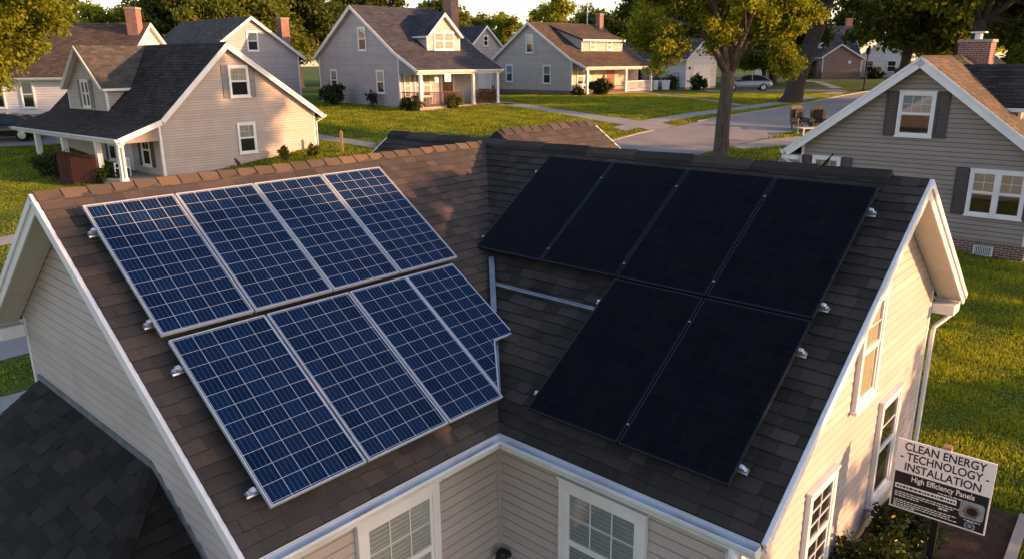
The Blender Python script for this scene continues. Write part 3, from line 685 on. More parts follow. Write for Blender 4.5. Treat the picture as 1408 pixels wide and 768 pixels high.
# ------------------------------------------------------------------ yard sign
sg = thing('yard_sign', 'white and black clean energy installation sign on a black post beside the sunlit gable', 'sign', (5.17, 8.02, -0.06), R_(-40)); sg.scale = (0.77, 1.0, 0.94)
BW, BH, BZ = 1.36, 1.00, 1.80
b = MB(); b.box(-BW / 2, BW / 2, -0.012, 0.012, BZ - BH / 2, BZ + BH / 2); b.build('board', 'sign_white', sg)
b = MB(); b.box(-0.05, 0.05, 0.014, 0.10, -0.1, BZ + BH / 2 - 0.06); b.build('post', 'black', sg)
b = MB(); b.box(-0.06, 0.06, 0.0131, 0.11, BZ + BH / 2 - 0.059, BZ + BH / 2 + 0.035); b.build('post_cap', 'wood', sg)
b = MB(); b.box(-BW / 2 + 0.022, BW / 2 - 0.022, -0.0145, -0.0122, BZ - BH / 2 + 0.02, BZ + 0.035); b.build('dark_field', 'sign_black', sg)
def text(s, size, x, z, m, y=-0.0165, shear=0.0, bold=0.0, squeeze=1.0, par=sg, name='lettering'):
    c = bpy.data.curves.new('lettering', 'FONT'); c.body = s; c.size = size; c.align_x = 'CENTER'; c.align_y = 'CENTER'; c.extrude = 0.0012; c.offset = bold; c.shear = shear
    t = bpy.data.objects.new('tmp_text', c); COL.objects.link(t)
    me = bpy.data.meshes.new_from_object(t.evaluated_get(bpy.context.evaluated_depsgraph_get())); bpy.data.objects.remove(t)
    me.materials.clear(); me.materials.append(M[m]); o = bpy.data.objects.new(name, me); COL.objects.link(o); o.parent = par
    o.location = (x, y, z); o.rotation_euler = (R_(90), 0, 0); o.scale = (squeeze, 1, 1)
    return o
text('CLEAN ENERGY', 0.158, -0.01, BZ + 0.410, 'black', -0.0138, 0, 0.002, 1.0)
text('- TECHNOLOGY -', 0.158, 0.0, BZ + 0.268, 'black', -0.0138, 0, 0.002, 0.98)
text('INSTALLATION', 0.158, 0.0, BZ + 0.122, 'black', -0.0138, 0, 0.002, 1.0)
text('High Efficiency Panels', 0.108, 0.03, BZ - 0.028, 'sign_white', -0.0165, 0, 0.0015, 0.95)
b = MB(); b.box(-BW / 2 + 0.05, 0.25, -0.0165, -0.0147, BZ - 0.205, BZ - 0.135); b.build('caption_bar', 'sign_white', sg)
b = MB(); r9 = random.Random(3)
def tline(x0, x1, z, hh, m=0, y0=-0.0165, y1=-0.0147):
    x = x0
    while x < x1:
        wd = r9.uniform(0.018, 0.06); b.box(x, min(x + wd, x1), y0, y1, z - hh / 2, z + hh / 2 * r9.uniform(0.7, 1), m); x += wd + 0.012
tline(-0.02, 0.32, BZ - 0.108, 0.014); 
for k, (x1, z) in enumerate(((0.30, -0.255), (0.22, -0.285), (-0.25, -0.315), (0.28, -0.375), (0.20, -0.405), (0.30, -0.435), (-0.3, -0.46))): tline(-BW / 2 + 0.06, x1, BZ + z, 0.013)
tline(0.02, 0.16, BZ - 0.318, 0.02); tline(0.38, 0.60, BZ - 0.36, 0.012)
b.build('fine_print', 'sign_white', sg)
b = MB(); tline(-BW / 2 + 0.07, 0.23, BZ - 0.17, 0.03, 0, -0.0180, -0.0167); b.build('caption_print', 'sign_black', sg)
def rrect(x0, x1, z0, z1, r, y, n=6):
    o = []
    for cx, cz, a0 in ((x1 - r, z1 - r, 0), (x0 + r, z1 - r, 90), (x0 + r, z0 + r, 180), (x1 - r, z0 + r, 270)):
        for i in range(n + 1): an = R_(a0 + 90 * i / n); o.append((cx + r * math.cos(an), y, cz + r * math.sin(an)))
    return o
b = MB(); b.prism(rrect(0.30, 0.63, BZ - 0.335, BZ - 0.095, 0.05, -0.0147), V(0, -0.002, 0)); b.build('picture', 'sign_blue', sg)
b = MB(); b.prism([(0.345, -0.0168, BZ - 0.25), (0.40, -0.0168, BZ - 0.315), (0.53, -0.0168, BZ - 0.305), (0.585, -0.0168, BZ - 0.22), (0.55, -0.0168, BZ - 0.15), (0.42, -0.0168, BZ - 0.135), (0.37, -0.0168, BZ - 0.18)], V(0, -0.0015, 0)); b.build('picture_shape', 'sign_brown', sg)
b = MB(); b.prism([(0.47 + 0.075 * math.cos(i * .393), -0.0184, BZ - 0.225 + 0.055 * math.sin(i * .393)) for i in range(16)], V(0, -0.0012, 0)); b.build('picture_lens', 'sign_black', sg)
b = MB()
for r0, r1, k in ((0.052, 0.075, 0), (0.0, 0.03, 0)):
    for i in range(20):
        a0, a1 = i * math.pi / 10, (i + 1) * math.pi / 10; q = lambda r, a: (0.47 + r * math.cos(a), -0.0166, BZ - 0.428 + 0.8 * r * math.sin(a))
        b.ngon([q(r0, a0), q(r0, a1), q(r1, a1), q(r1, a0)][::-1] if r0 else [q(0, 0), q(r1, a0), q(r1, a1)])
b.build('round_emblem', 'sign_blue', sg)

# ------------------------------------------------------------------ paving
def path(name, left, right, m, off):
    b = MB()
    for i in range(len(left) - 1): drape(b, [left[i], left[i + 1], right[i + 1], right[i]], off)
    return tag(b.build(name, m), kind='structure')
sf = [(-40, -9), (-14.6, 18.6), (-7.8, 26.3), (0, 34.9), (5.6, 41.0), (7.3, 42.7), (9.1, 44.1), (11.3, 46.0), (14.1, 48.2), (17.8, 51.4), (21.2, 54.8), (26.6, 61.8), (34, 71), (60, 104)]
sn = [(-36, -11), (-11.9, 16.2), (-4.6, 23.6), (2.5, 31.5), (7.0, 36.4), (9.4, 37.9), (11.4, 39.4), (13.5, 41.0), (16.5, 43.3), (21, 47.4), (25.5, 51.8), (31.5, 59), (39, 68.5), (66, 100)]
path('street', sf, sn, 'asphalt', 0.010)
kb = MB()
for a, b2 in zip(sf[:-1], sf[1:]):
    a, b2 = V(*a), V(*b2); n = int(max(1, np.linalg.norm(b2 - a) / 1.0)); nn = unit(V(-(b2 - a)[1], (b2 - a)[0]))
    for i in range(n):
        p, q = a + (b2 - a) * i / n, a + (b2 - a) * (i + 0.992) / n
        if p[1] < 12 or p[1] > 75 or (43.0 < p[1] < 45.6): continue
        kb.beam((*(p + nn * 0.08), hgt(p[1]) + 0.0), (*(q + nn * 0.08), hgt(q[1]) + 0.0), 0.15, (0, 0, 1), 0.13)
tag(kb.build('kerb', 'concrete'), kind='structure')
path('sidewalk', [(5.9, 44.4), (8.4, 46.9), (11.7, 49.7), (16.0, 53.0), (20.2, 57.1), (23.3, 61.5), (28.6, 68.5)], [(6.6, 43.4), (9.0, 45.7), (12.2, 48.4), (16.6, 51.9), (20.9, 55.9), (24.2, 60.4), (29.5, 67.4)], 'concrete', 0.014)
path('front_walk', [(-1.1, 59.9), (2.9, 52.8), (6.2, 48.2), (8.9, 46.0), (9.7, 44.7)], [(-2.0, 58.2), (1.9, 51.6), (5.0, 47.0), (7.3, 44.6), (8.1, 43.2)], 'concrete', 0.018)
path('footpath', [(6.2, 71.2), (12.2, 69.9), (14.9, 60.8), (16.6, 53.3)], [(6.0, 70.5), (11.7, 69.2), (14.2, 60.5), (15.9, 53.0)], 'concrete', 0.018)
path('footpath', [(-14, 45.4), (-10.6, 43.0), (-7.2, 40.9), (-1, 36.5)], [(-14.5, 44.3), (-10.9, 42.1), (-7.6, 40.1), (-1.6, 35.5)], 'concrete', 0.014)
path('driveway', [(11.55, 39.5), (13.6, 40.9), (16.8, 41.9), (18.6, 40.6)], [(11.9, 39.0), (14.6, 39.6), (16.0, 39.3), (17.0, 38.6)], 'concrete', 0.016)
path('driveway', [(14.4, 39.4), (13.2, 37.0), (11.5, 34)], [(15.6, 38.8), (14.2, 36.4), (12.7, 33.4)], 'concrete', 0.020)
path('driveway', [(18.5, 74.5), (23.6, 73.6), (31, 72.5)], [(18.2, 70.9), (23.8, 70.3), (30.4, 69.3)], 'concrete', 0.014)
path('sidewalk', [(-19.5, 24.8), (-17.2, 27.2), (-12, 33)], [(-18.5, 24.2), (-16.5, 26.2), (-11.2, 32.2)], 'concrete', 0.014)
path('sidewalk', [(-12.4, 12.6), (-10.0, 14.9), (-6, 18.8)], [(-11.2, 11.6), (-9.0, 13.8), (-5.2, 17.9)], 'concrete', 0.014)
path('driveway', [(-40, 44.2), (-28, 44.4), (-22.5, 45.2)], [(-40, 40.3), (-27, 40.9), (-22, 41.6)], 'concrete', 0.014)
path('footpath', [(33.0, 76.8), (39.5, 98), (40.5, 117)], [(31.6, 76.2), (38.2, 97.5), (39.4, 117)], 'concrete', 0.014)
def local_house(x, y): 
    q = HM @ Vector((x, y, 0)); return (q.x, q.y)
path('planting_bed', [local_house(0.5, GV - 0.02), local_house(6.6, GV - 0.02)], [local_house(0.5, GV - 1.75), local_house(6.6, GV - 1.6)], 'mulch', 0.02)
path('planting_bed', [(-6.9, 52.6), (-5.7, 51.9), (-.5, 57.3)], [(-6.0, 51.0), (-4.6, 51.0), (.5, 56.2)], 'mulch', 0.03)
kb = MB(); a, b2 = local_house(0.5, GV - 1.82), local_house(6.6, GV - 1.67); kb.beam((*a, 0.03), (*b2, 0.03), 0.13, (0, 0, 1), 0.12); tag(kb.build('bed_edging', 'concrete'), kind='structure')

# ------------------------------------------------------------------ neighbouring houses (local x along the gable wall, y to the back)
def side_wall(par, x, sgn, y0, y1, z0, z1, m, e, name='wall'):
    b = MB()
    if sgn > 0: siding(b, (x, 0, 0), (0, 1, 0), (1, 0, 0), [(y0, z0), (y1, z0), (y1, z1), (y0, z1)], rng, e=e)
    else: siding(b, (x, 0, 0), (0, -1, 0), (-1, 0, 0), [(-y1, z0), (-y0, z0), (-y0, z1), (-y1, z1)], rng, e=e)
    return b.build(name, m, par, tone=True)
def ghouse(label, loc, ang, W, Dp, prof, wallm, roofm, fz=0.2, zb=-0.7, fm='foundation', ov=0.3, e=0.14, exp=0.18, gut=True, rk=0.19):
    h_ = thing('house', label, 'house', loc, R_(ang), 'neighbouring houses'); k = max(range(len(prof)), key=lambda i: prof[i][1])
    zr = lambda x: float(np.interp(x, [p[0] for p in prof], [p[1] for p in prof])) - 0.15
    for i in range(len(prof) - 1):
        up, lo = (prof[i + 1], prof[i]) if i < k else (prof[i], prof[i + 1])
        L_ = math.hypot(up[0] - lo[0], up[1] - lo[1]); D = ((lo[0] - up[0]) / L_, 0, (lo[1] - up[1]) / L_)
        b = MB(); shingles(b, (up[0], 0, up[1]), (0, 1, 0), D, [(-ov, 0), (Dp + ov, 0), (Dp + ov, L_), (-ov, L_)], rng, exp=exp, tw=(0.2, 0.42), th=0.014)
        b.build('roof', [roofm, 'backsheet'], h_, tone=True)
        rake((up[0], -ov, up[1]), (lo[0], -ov, lo[1]), (0, -1, 0), par=h_, wd=rk, sof=ov); rake((up[0], Dp + ov, up[1]), (lo[0], Dp + ov, lo[1]), (0, 1, 0), par=h_, wd=rk, sof=ov)
    s1 = unit(V(prof[k - 1][0] - prof[k][0], 0, prof[k - 1][1] - prof[k][1])); s2 = unit(V(prof[k + 1][0] - prof[k][0], 0, prof[k + 1][1] - prof[k][1]))
    b = MB(); ridge_caps(b, (prof[k][0], -ov, prof[k][1]), (prof[k][0], Dp + ov, prof[k][1]), s1, s2, rng); b.build('ridge_cap', roofm, h_, tone=True)
    pk = [(x, z - 0.16) for x, z in prof if 0.01 < x < W - 0.01]
    pk = [q for q in pk if abs(q[0] - prof[k][0]) < 1e-6]
    b = MB(); siding(b, (0, 0, 0), (1, 0, 0), (0, -1, 0), [(0, fz), (W, fz), (W, zr(W))] + pk[::-1] + [(0, zr(0))], rng, e=e); b.build('wall', wallm, h_, tone=True)
    b = MB(); siding(b, (0, Dp, 0), (-1, 0, 0), (0, 1, 0), [(-W, fz), (0, fz), (0, zr(0))] + [(-x, z) for x, z in pk] + [(-W, zr(W))], rng, e=e); b.build('wall', wallm, h_, tone=True)
    side_wall(h_, W, 1, 0, Dp, fz, zr(W), wallm, e); side_wall(h_, 0, -1, 0, Dp, fz, zr(0), wallm, e)
    b = MB(); b.box(0.01, W - 0.01, 0.01, Dp - 0.01, zb, fz); b.build('foundation', fm, h_)
    for (x, sx) in ((0, -1), (W, 1)):
        b = MB(); b.box(min(x + sx * .02, x - sx * .09), max(x + sx * .02, x - sx * .09), -0.02, 0.0, fz, zr(x) - 0.02); b.box(min(x + sx * .02, x), max(x + sx * .02, x), -0.019, 0.09, fz + .001, zr(x) - 0.021); b.build('corner_board', 'trim', h_)
    for (pt, sx) in ((prof[0], -1), (prof[-1], 1)):
        b = MB(); b.box(min(pt[0], pt[0] - sx * 0.02), max(pt[0], pt[0] - sx * 0.02), -ov + 0.01, Dp + ov - 0.01, pt[1] - 0.2, pt[1] - 0.02); b.build('fascia', 'trim', h_)
        if gut: gutter((pt[0], -ov, pt[1] - 0.03), (pt[0], Dp + ov, pt[1] - 0.03), (sx, 0, 0), par=h_)
        e0 = 0 if sx < 0 else W
        if abs(pt[0] - e0) < 0.9: b = MB(); b.box(min(pt[0], e0), max(pt[0], e0), -ov + 0.01, Dp + ov - 0.01, pt[1] - 0.2, pt[1] - 0.19); b.build('soffit', 'soffit', h_)
    return h_
def dormer(par, side, y0, y1, xf, zb, ze, zr, Lr, wallm, roofm, win=None, shed=False, exp=0.18, winkw={}):
    yc = (y0 + y1) / 2; ov = 0.25; b = MB()
    if shed:
        run = Lr; D = unit(V(side * run, 0, ze - zr)); L_ = math.hypot(run, zr - ze) + 0.35
        shingles(b, (xf - side * run, 0, zr), (0, 1, 0), D, [(y0 - ov, 0), (y1 + ov, 0), (y1 + ov, L_), (y0 - ov, L_)], rng, exp=exp, tw=(0.2, 0.4)); top = [(y0, zb), (y1, zb), (y1, ze), (y0, ze)]
        e = V(xf - side * run, 0, zr) + D * L_; b2 = MB(); b2.box(min(e[0], e[0] + side * .04), max(e[0], e[0] + side * .04), y0 - ov, y1 + ov, e[2] - .17, e[2] - .005); b2.build('dormer_fascia', 'trim', par)
    else:
        for sg in (-1, 1):
            D = unit(V(0, sg * (yc - y0), ze - zr)); L_ = math.hypot(yc - y0, zr - ze) * 1.1; x0, x1 = sorted((xf + side * ov, xf - side * Lr))
            shingles(b, (0, yc, zr), (1, 0, 0), D, [(x0, 0), (x1, 0), (x1, L_), (x0, L_)], rng, exp=exp, tw=(0.2, 0.4))
            en = V(xf + side * ov, yc, zr) + D * L_; rake((xf + side * ov, yc, zr), en, (side, 0, 0), par=par, wd=0.16, sof=ov)
            b2 = MB(); b2.box(x0 + 0.01, x1 - 0.01, min(en[1], en[1] + sg * .08), max(en[1], en[1] + sg * .08), en[2] - .13, en[2] - .01); b2.build('dormer_fascia', 'trim', par)
        ridge_caps(b, (xf + side * ov, yc, zr), (xf - side * Lr, yc, zr), unit(V(0, -(yc - y0), ze - zr)), unit(V(0, (yc - y0), ze - zr)), rng); top = [(y0, zb), (y1, zb), (y1, ze - .1), (yc, zr - .14), (y0, ze - .1)]
    b.build('dormer_roof', [roofm, 'backsheet'], par, tone=True)
    b = MB()
    if side > 0: siding(b, (xf, 0, 0), (0, 1, 0), (1, 0, 0), top, rng)
    else: siding(b, (xf, 0, 0), (0, -1, 0), (-1, 0, 0), [(-y, z) for y, z in top[::-1]], rng)
    b.build('dormer_wall', wallm, par, tone=True)
    for yy, sg in ((y0, -1), (y1, 1)):
        b = MB(); x0, x1 = sorted((xf, xf - side * Lr))
        zt = [(x0, ze - .06), (x1, ze - .06)]
        if shed: zt = [(x, ze - .08 + (zr - ze) * abs(x - xf) / Lr) for x in (x0, x1)]
        q = [(x0, zb), (x1, zb), (x1, zt[1][1]), (x0, zt[0][1])]
        if sg < 0: siding(b, (0, yy, 0), (1, 0, 0), (0, -1, 0), q, rng)
        else: siding(b, (0, yy, 0), (-1, 0, 0), (0, 1, 0), [(-x, z) for x, z in q], rng)
        b.build('dormer_cheek', wallm, par, tone=True)
        c2 = MB(); c2.box(min(xf + side * .02, xf - side * .07), max(xf + side * .02, xf - side * .07), yy - .05, yy + .05, zb + .02, ze - .1); c2.build('dormer_corner_board', 'trim', par)
    for (a, z, w_, h2, kw) in (win or []):
        if side > 0: window(par, (xf + .014, a, z), (0, 1, 0), (1, 0, 0), w_, h2, **kw)
        else: window(par, (xf - .014, a + w_, z), (0, -1, 0), (-1, 0, 0), w_, h2, **kw)
def chimney(par, x0, x1, y0, y1, z0, z1, m='brick', pot=True):
    b = MB(); b.box(x0, x1, y0, y1, z0, z1 - .16); o = b.build('chimney', m, par)
    b = MB(); b.box(x0 - .04, x1 + .04, y0 - .04, y1 + .04, z1 - .159, z1 - .06); b.build('crown', 'foundation', o)
    if pot: b = MB(); xm, ym = (x0 + x1) / 2, (y0 + y1) / 2; b.tube([(xm, ym, z1 - .1), (xm, ym, z1 + .16)], .13, 12); b.box(xm - .24, xm + .24, ym - .24, ym + .24, z1 + .17, z1 + .22); b.build('flue_cap', 'gutter', o)
    return o
def post(par, x, y, z0, z1, r=0.075, m='trim'):
    b = MB(); b.box(x - r, x + r, y - r, y + r, z0, z1); b.box(x - r - .03, x + r + .03, y - r - .03, y + r + .03, z0 + .001, z0 + .14); b.box(x - r - .025, x + r + .025, y - r - .025, y + r + .025, z1 - .12, z1 - .001); return b.build('porch_post', m, par)
def railing(par, p0, p1, z0, h2, m='trim'):
    b = MB(); p0, p1 = V(*p0), V(*p1); L_ = np.linalg.norm(p1 - p0); n = int(L_ / 0.13); d = (p1 - p0) / L_
    b.beam((*p0, z0 + h2), (*p1, z0 + h2), .07, (0, 0, 1), .06); b.beam((*p0, z0 + .1), (*p1, z0 + .1), .05, (0, 0, 1), .05)
    for i in range(n): q = p0 + d * (i + .5) * L_ / n; b.box(q[0] - .018, q[0] + .018, q[1] - .018, q[1] + .018, z0 + .125, z0 + h2 - .03)
    return b.build('railing', m, par)

# house with the porch, left middle ground
LH = ghouse('beige house with white columned porch and big front dormer, left of the lawn', (-15.65, 33.89, 1.6), 50, 8.3, 12.0, [(-1.95, 2.02), (0.0, 2.70), (3.55, 6.02), (8.75, 2.48)], 'siding_beige', 'shingle_dark', e=0.12, rk=0.22)
dormer(LH, -1, 5.4, 9.9, 0.2, 2.6, 4.15, 5.98, 4.2, 'siding_beige', 'shingle_grey', [(7.15, 3.0, 0.95, 1.35, dict(grid=None, mull=2, blind=0.0, shut='shutter', shw=0.3))])
window(LH, (3.62, -.014, 3.52), (1, 0, 0), (0, -1, 0), 1.05, 1.45, (2, 2), blind=0.5, shut='shutter', shw=0.30, cur=True)
window(LH, (3.78, -.014, 0.85), (1, 0, 0), (0, -1, 0), 0.98, 1.45, (3, 2), blind=0.5, cur=True)
for y in (1.0, 4.6): window(LH, (-.014, y + .85, 0.55), (0, -1, 0), (-1, 0, 0), 0.85, 1.45, (2, 2), blind=0.0, shut='shutter_dark', shw=0.28)
b = MB(); b.box(-.03, -.001, 2.9, 3.85, .2, 2.2); b.box(-.045, -.031, 3.0, 3.75, .24, 2.1); b.build('front_door', 'trim', LH)
b = MB(); b.box(-1.9, -.02, -.1, 12.0, -.6, .16); b.build('porch_floor', 'foundation', LH)
for y in (0.15, 2.4, 6.2, 9.6): post(LH, -1.72, y, 0.161, 1.98, .115)
b = MB(); b.box(-1.80, -1.64, -.2, 12.1, 1.74, 1.98); b.build('porch_beam', 'trim', LH)
b = MB(); b.prism([(-1.8, -.05, 1.78), (-.02, -.05, 1.78), (-.02, -.05, 2.5), (-1.8, -.05, 1.9)], V(0, .04, 0)); b.build('porch_end_panel', 'siding_beige', LH)
downspout([(-1.98, -.2, 1.9), (-1.95, -.22, 1.78), (-1.74, -.24, 1.66), (-1.72, -.02, 1.62), (-1.72, -.0, .3)], .035, LH); downspout([(8.85, -.1, 2.4), (8.7, -.1, 2.25), (8.36, -.06, 2.1), (8.36, -.06, .0)], .035, LH)

# grey house with brick chimney, top centre left
H1 = ghouse('grey house with railed front porch, gable dormer and red front door', (-14.86, 60.73, 3.57), -45, 10.2, 7.4, [(-.35, 3.55), (5.1, 7.1), (10.2, 3.8), (12.6, 2.62)], 'siding_grey', 'shingle_slate', e=0.15, exp=0.2, rk=0.2)
dormer(H1, 1, 2.75, 5.75, 10.0, 3.75, 5.05, 6.5, 4.6, 'siding_pale', 'shingle_slate', [(3.3, 3.95, 1.9, 1.25, dict(grid=(2, 2), mull=2, blind=1.0, cur=True, lower=True))])
window(H1, (5.55, -.014, 3.95), (1, 0, 0), (0, -1, 0), 1.0, 1.6, None, blind=.48); window(H1, (1.55, -.014, 1.1), (1, 0, 0), (0, -1, 0), 0.95, 1.55, None, blind=.4); window(H1, (7.55, -.014, 1.0), (1, 0, 0), (0, -1, 0), 0.95, 1.6, (2, 2), blind=.5)
for y, ww in ((0.35, .6), (1.25, 1.5)): window(H1, (10.214, y, .75), (0, 1, 0), (1, 0, 0), ww, 1.6, (2, 2), blind=.9, mull=2 if ww > 1 else 1, cur=True, lower=True)
b = MB(); b.box(10.201, 10.23, 3.7, 4.95, .25, 2.55); b.build('door_frame', 'trim', H1)
b = MB(); b.box(10.231, 10.26, 3.85, 4.8, .27, 2.4); dd = b.build('front_door', 'door_red', H1)
b = MB(); b.box(10.261, 10.268, 4.05, 4.6, 1.75, 2.25); b.build('door_light', 'lamp_glow', dd)
b = MB(); b.box(10.205, 10.32, 3.2, 3.36, 1.75, 2.05); b.build('porch_light', 'lamp_glow', H1)
b = MB(); b.box(10.22, 12.5, -.1, 7.5, -.7, .18); b.build('porch_floor', 'foundation', H1)
for y in (0.12, 4.9, 7.3): post(H1, 12.35, y, .181, 2.52, .1)
b = MB(); b.box(12.26, 12.44, -.2, 7.6, 2.32, 2.55); b.build('porch_beam', 'trim', H1)
b = MB(); b.prism([(10.2, -.02, 2.3), (12.3, -.02, 2.3), (12.3, -.02, 2.56), (10.2, -.02, 3.6)], V(0, .04, 0)); b.build('porch_end_panel', 'siding_grey', H1)
railing(H1, (12.35, .2), (12.35, 4.0), .18, .95, 'rail_wood'); railing(H1, (12.35, 4.95), (12.35, 7.2), .18, .95, 'rail_wood'); railing(H1, (10.3, .1), (12.28, .1), .18, .95, 'rail_wood'); railing(H1, (10.3, 7.35), (12.28, 7.35), .18, .95, 'rail_wood')
chimney(H1, 6.0, 6.9, 7.71, 8.5, -.5, 8.0, 'brick', False)

# tan-roofed house, top centre
H2 = ghouse('beige house with a brown roof and wide shed dormer behind the street tree', (-1.54, 74.24, 3.88), -48, 10.2, 9.0, [(-.45, 2.85), (4.95, 6.2), (10.3, 3.05), (12.1, 2.35)], 'siding_pale', 'shingle_brown', fm='brick_dark', fz=.35, e=0.16, exp=0.22, rk=0.18)
dormer(H2, 1, 2.2, 7.6, 9.3, 3.4, 4.75, 6.1, 4.3, 'siding_pale', 'shingle_brown', [(3.2, 3.75, .75, .85, dict(grid=None, blind=1.0)), (5.4, 3.75, .75, .85, dict(grid=None, blind=1.0))], shed=True)
window(H2, (4.5, -.014, 3.55), (1, 0, 0), (0, -1, 0), 1.0, 1.6, None, blind=.45); window(H2, (1.75, -.014, 1.0), (1, 0, 0), (0, -1, 0), 0.95, 1.55, None, blind=.45); window(H2, (6.7, -.014, .9), (1, 0, 0), (0, -1, 0), 1.0, 1.6, None, blind=.45)
window(H2, (10.214, .6, .8), (0, 1, 0), (1, 0, 0), 1.7, 1.5, (2, 2), blind=.8, mull=2, cur=True)
b = MB(); b.box(10.201, 10.24, 4.6, 5.6, .3, 2.4); b.build('front_door', 'door_red', H2)
b = MB(); b.box(10.22, 12.0, -.1, 9.1, -.6, .15); b.build('porch_floor', 'brick_dark', H2)
for y in (.15, 5.2, 8.8): post(H2, 11.85, y, .151, 2.28, .1)
b = MB(); b.box(11.76, 11.94, -.2, 9.2, 2.08, 2.3); b.build('porch_beam', 'trim', H2)
railing(H2, (11.85, 5.4), (11.85, 8.7), .15, .9, 'trim')
chimney(H2, 5.4, 5.9, 8.3, 8.85, 4.5, 7.2, 'brick', False)

# taupe house at right
RH = ghouse('taupe sided house with white rakes and a brick chimney, close behind the right gable', (10.56, 27.37, 0.88), -42.16, 7.2, 10.5, [(-.55, 2.62), (3.62, 5.80), (7.8, 2.62)], 'siding_taupe', 'shingle_tan', fz=.1, zb=-1.0, fm='brick_dark', e=0.15, rk=0.27, ov=.36)
dormer(RH, 1, 1.9, 5.1, 6.2, 3.2, 4.3, 5.5, 3.8, 'siding_taupe', 'shingle_dark', [(3.0, 3.4, .9, .9, dict(grid=None))])
window(RH, (3.05, -.014, 3.28), (1, 0, 0), (0, -1, 0), 1.1, 1.42, (3, 2), blind=.52, shut='shutter_dark', shw=.36)
window(RH, (.42, -.014, 1.02), (1, 0, 0), (0, -1, 0), .98, 1.40, (3, 2), blind=1.0, shut='shutter_dark', shw=.34, cur=True)
window(RH, (5.42, -.014, .92), (1, 0, 0), (0, -1, 0), 1.55, 1.45, (2, 2), blind=.55, shut='shutter_dark', shw=.38, mull=2, cur=True)
chimney(RH, 3.35, 4.4, 5.4, 6.3, 4.6, 6.45, 'brick')
b = MB(); b.box(5.85, 6.35, -.02, .0, -.32, -.06, 1); b.box(5.83, 5.87, -.05, .0, -.34, -.04); b.box(6.33, 6.37, -.05, .0, -.34, -.04); b.box(5.8701, 6.3299, -.05, .0, -.06, -.04); b.box(5.8701, 6.3299, -.05, .0, -.34, -.32)
for i in range(9): b.box(5.89 + i * .05, 5.91 + i * .05, -.035, -.0201, -.31, -.07)
b.build('crawl_vent', ['gutter', 'inside'], RH)
b = MB(); b.box(-.52, -.02, -.34, .3, 2.28, 2.42); b.build('eave_return', 'trim', RH)
downspout([(-.62, -.2, 2.5), (-.6, -.2, 2.3), (-.3, -.16, 2.12), (-.09, -.1, 1.95), (-.08, -.1, -.1)], .04, RH)
b = MB(); r7 = random.Random(7)
for k in range(5):
    pts = [(0.12 + .04 * k, -.05, 1.72 + .03 * k)]
    for i in range(1, 9): pts.append((0.15 + i * .12 + r7.uniform(-.03, .03), -.05 - r7.random() * .05, 1.74 + .012 * i * i + r7.uniform(-.05, .05)))
    b.tube(pts, .014, 5)
b.tube([(.1, -.04, 1.75), (.12, -.04, 1.3), (.08, -.04, .9)], .012, 5); b.box(.5, .72, -.1, -.015, 1.86, 2.08)
b.build('utility_cable', 'black', RH)

# houses farther back
B1 = ghouse('pale gable ended house with grey roof rising directly behind the porch house', (-22.1, 56.3, 3.7), 47, 7.8, 11.0, [(-.4, 3.4), (3.9, 6.4), (8.3, 3.4)], 'siding_grey', 'shingle_grey', e=.16, exp=.22, rk=.18)
window(B1, (3.5, -.014, 3.9), (1, 0, 0), (0, -1, 0), .95, 1.45, None, blind=.5); chimney(B1, 6.95, 7.65, 0.7, 1.4, 3.0, 6.5, 'brick', False)
B2 = ghouse('white sided house with a long brown roof and brick end chimney behind the left tree', (-25.2, 50.0, 3.45), 88, 9.0, 17.0, [(-.4, 2.5), (4.5, 6.0), (9.4, 2.5)], 'siding_white', 'shingle_brown', e=.16, exp=.22, rk=.18)
window(B2, (-.014, 9.6, .55), (0, -1, 0), (-1, 0, 0), 1.9, 1.75, (1, 1), blind=0.0, mull=2); window(B2, (-.014, 6.6, .55), (0, -1, 0), (-1, 0, 0), .9, 1.75, (1, 1), blind=.6); window(B2, (-.014, 15.6, .55), (0, -1, 0), (-1, 0, 0), 1.2, 1.6, (1, 1), blind=0.3)
chimney(B2, 3.3, 4.0, 0.0, 0.75, 4.3, 7.0, 'brick', False)
B3 = ghouse('small pink beige gable end with one window peeping between two grey houses', (-4.6, 91.5, 3.95), 47, 5.0, 8.0, [(-.35, 4.5), (2.5, 6.9), (5.35, 4.5)], 'siding_beige', 'shingle_slate', e=.2, exp=.28)
window(B3, (2.1, -.014, 4.6), (1, 0, 0), (0, -1, 0), .8, 1.2, None, blind=.0)
G1 = ghouse('small white garage with a panelled door seen behind the railed porch', (-6.0, 73.0, 3.9), 4, 4.2, 6.0, [(-.3, 2.35), (2.1, 3.2), (4.5, 2.35)], 'siding_white', 'shingle_grey', e=.2, exp=.28)
b = MB(); b.box(.6, 3.6, -.05, -.001, .05, 2.0)
for i in range(4): b.box(.66, 3.54, -.062, -.0501, .1 + i * .47, .5 + i * .47)
b.build('garage_door', 'door_white', G1)
W1 = ghouse('white garage house with a sunlit door, behind the trunk of the street tree', (17.2, 76.0, 3.93), 47, 6.0, 9.0, [(-.4, 2.9), (3.0, 4.9), (6.4, 2.9)], 'siding_white', 'shingle_slate', e=.2, exp=.28)
b = MB(); b.box(1.2, 4.8, -.05, -.001, .05, 2.25)
for i in range(4): b.box(1.26, 4.74, -.062, -.0501, .1 + i * .53, .58 + i * .53)
b.build('garage_door', 'door_white', W1)
b = MB(); b.box(.45, .6, -.14, -.001, 1.9, 2.15); b.build('wall_lamp', 'black', W1)
F1 = ghouse('far house with a dark slate roof and white porch beyond the leaning trunk', (52.0, 117.0, 4.0), 84, 8.5, 13.0, [(-2.0, 2.7), (-.1, 3.7), (4.2, 7.6), (8.8, 3.6)], 'siding_pale', 'shingle_slate', e=.25, exp=.33)
for y in (2.5, 5.2, 8.4, 11.2): post(F1, -1.8, y, -.3, 2.6, .12); 
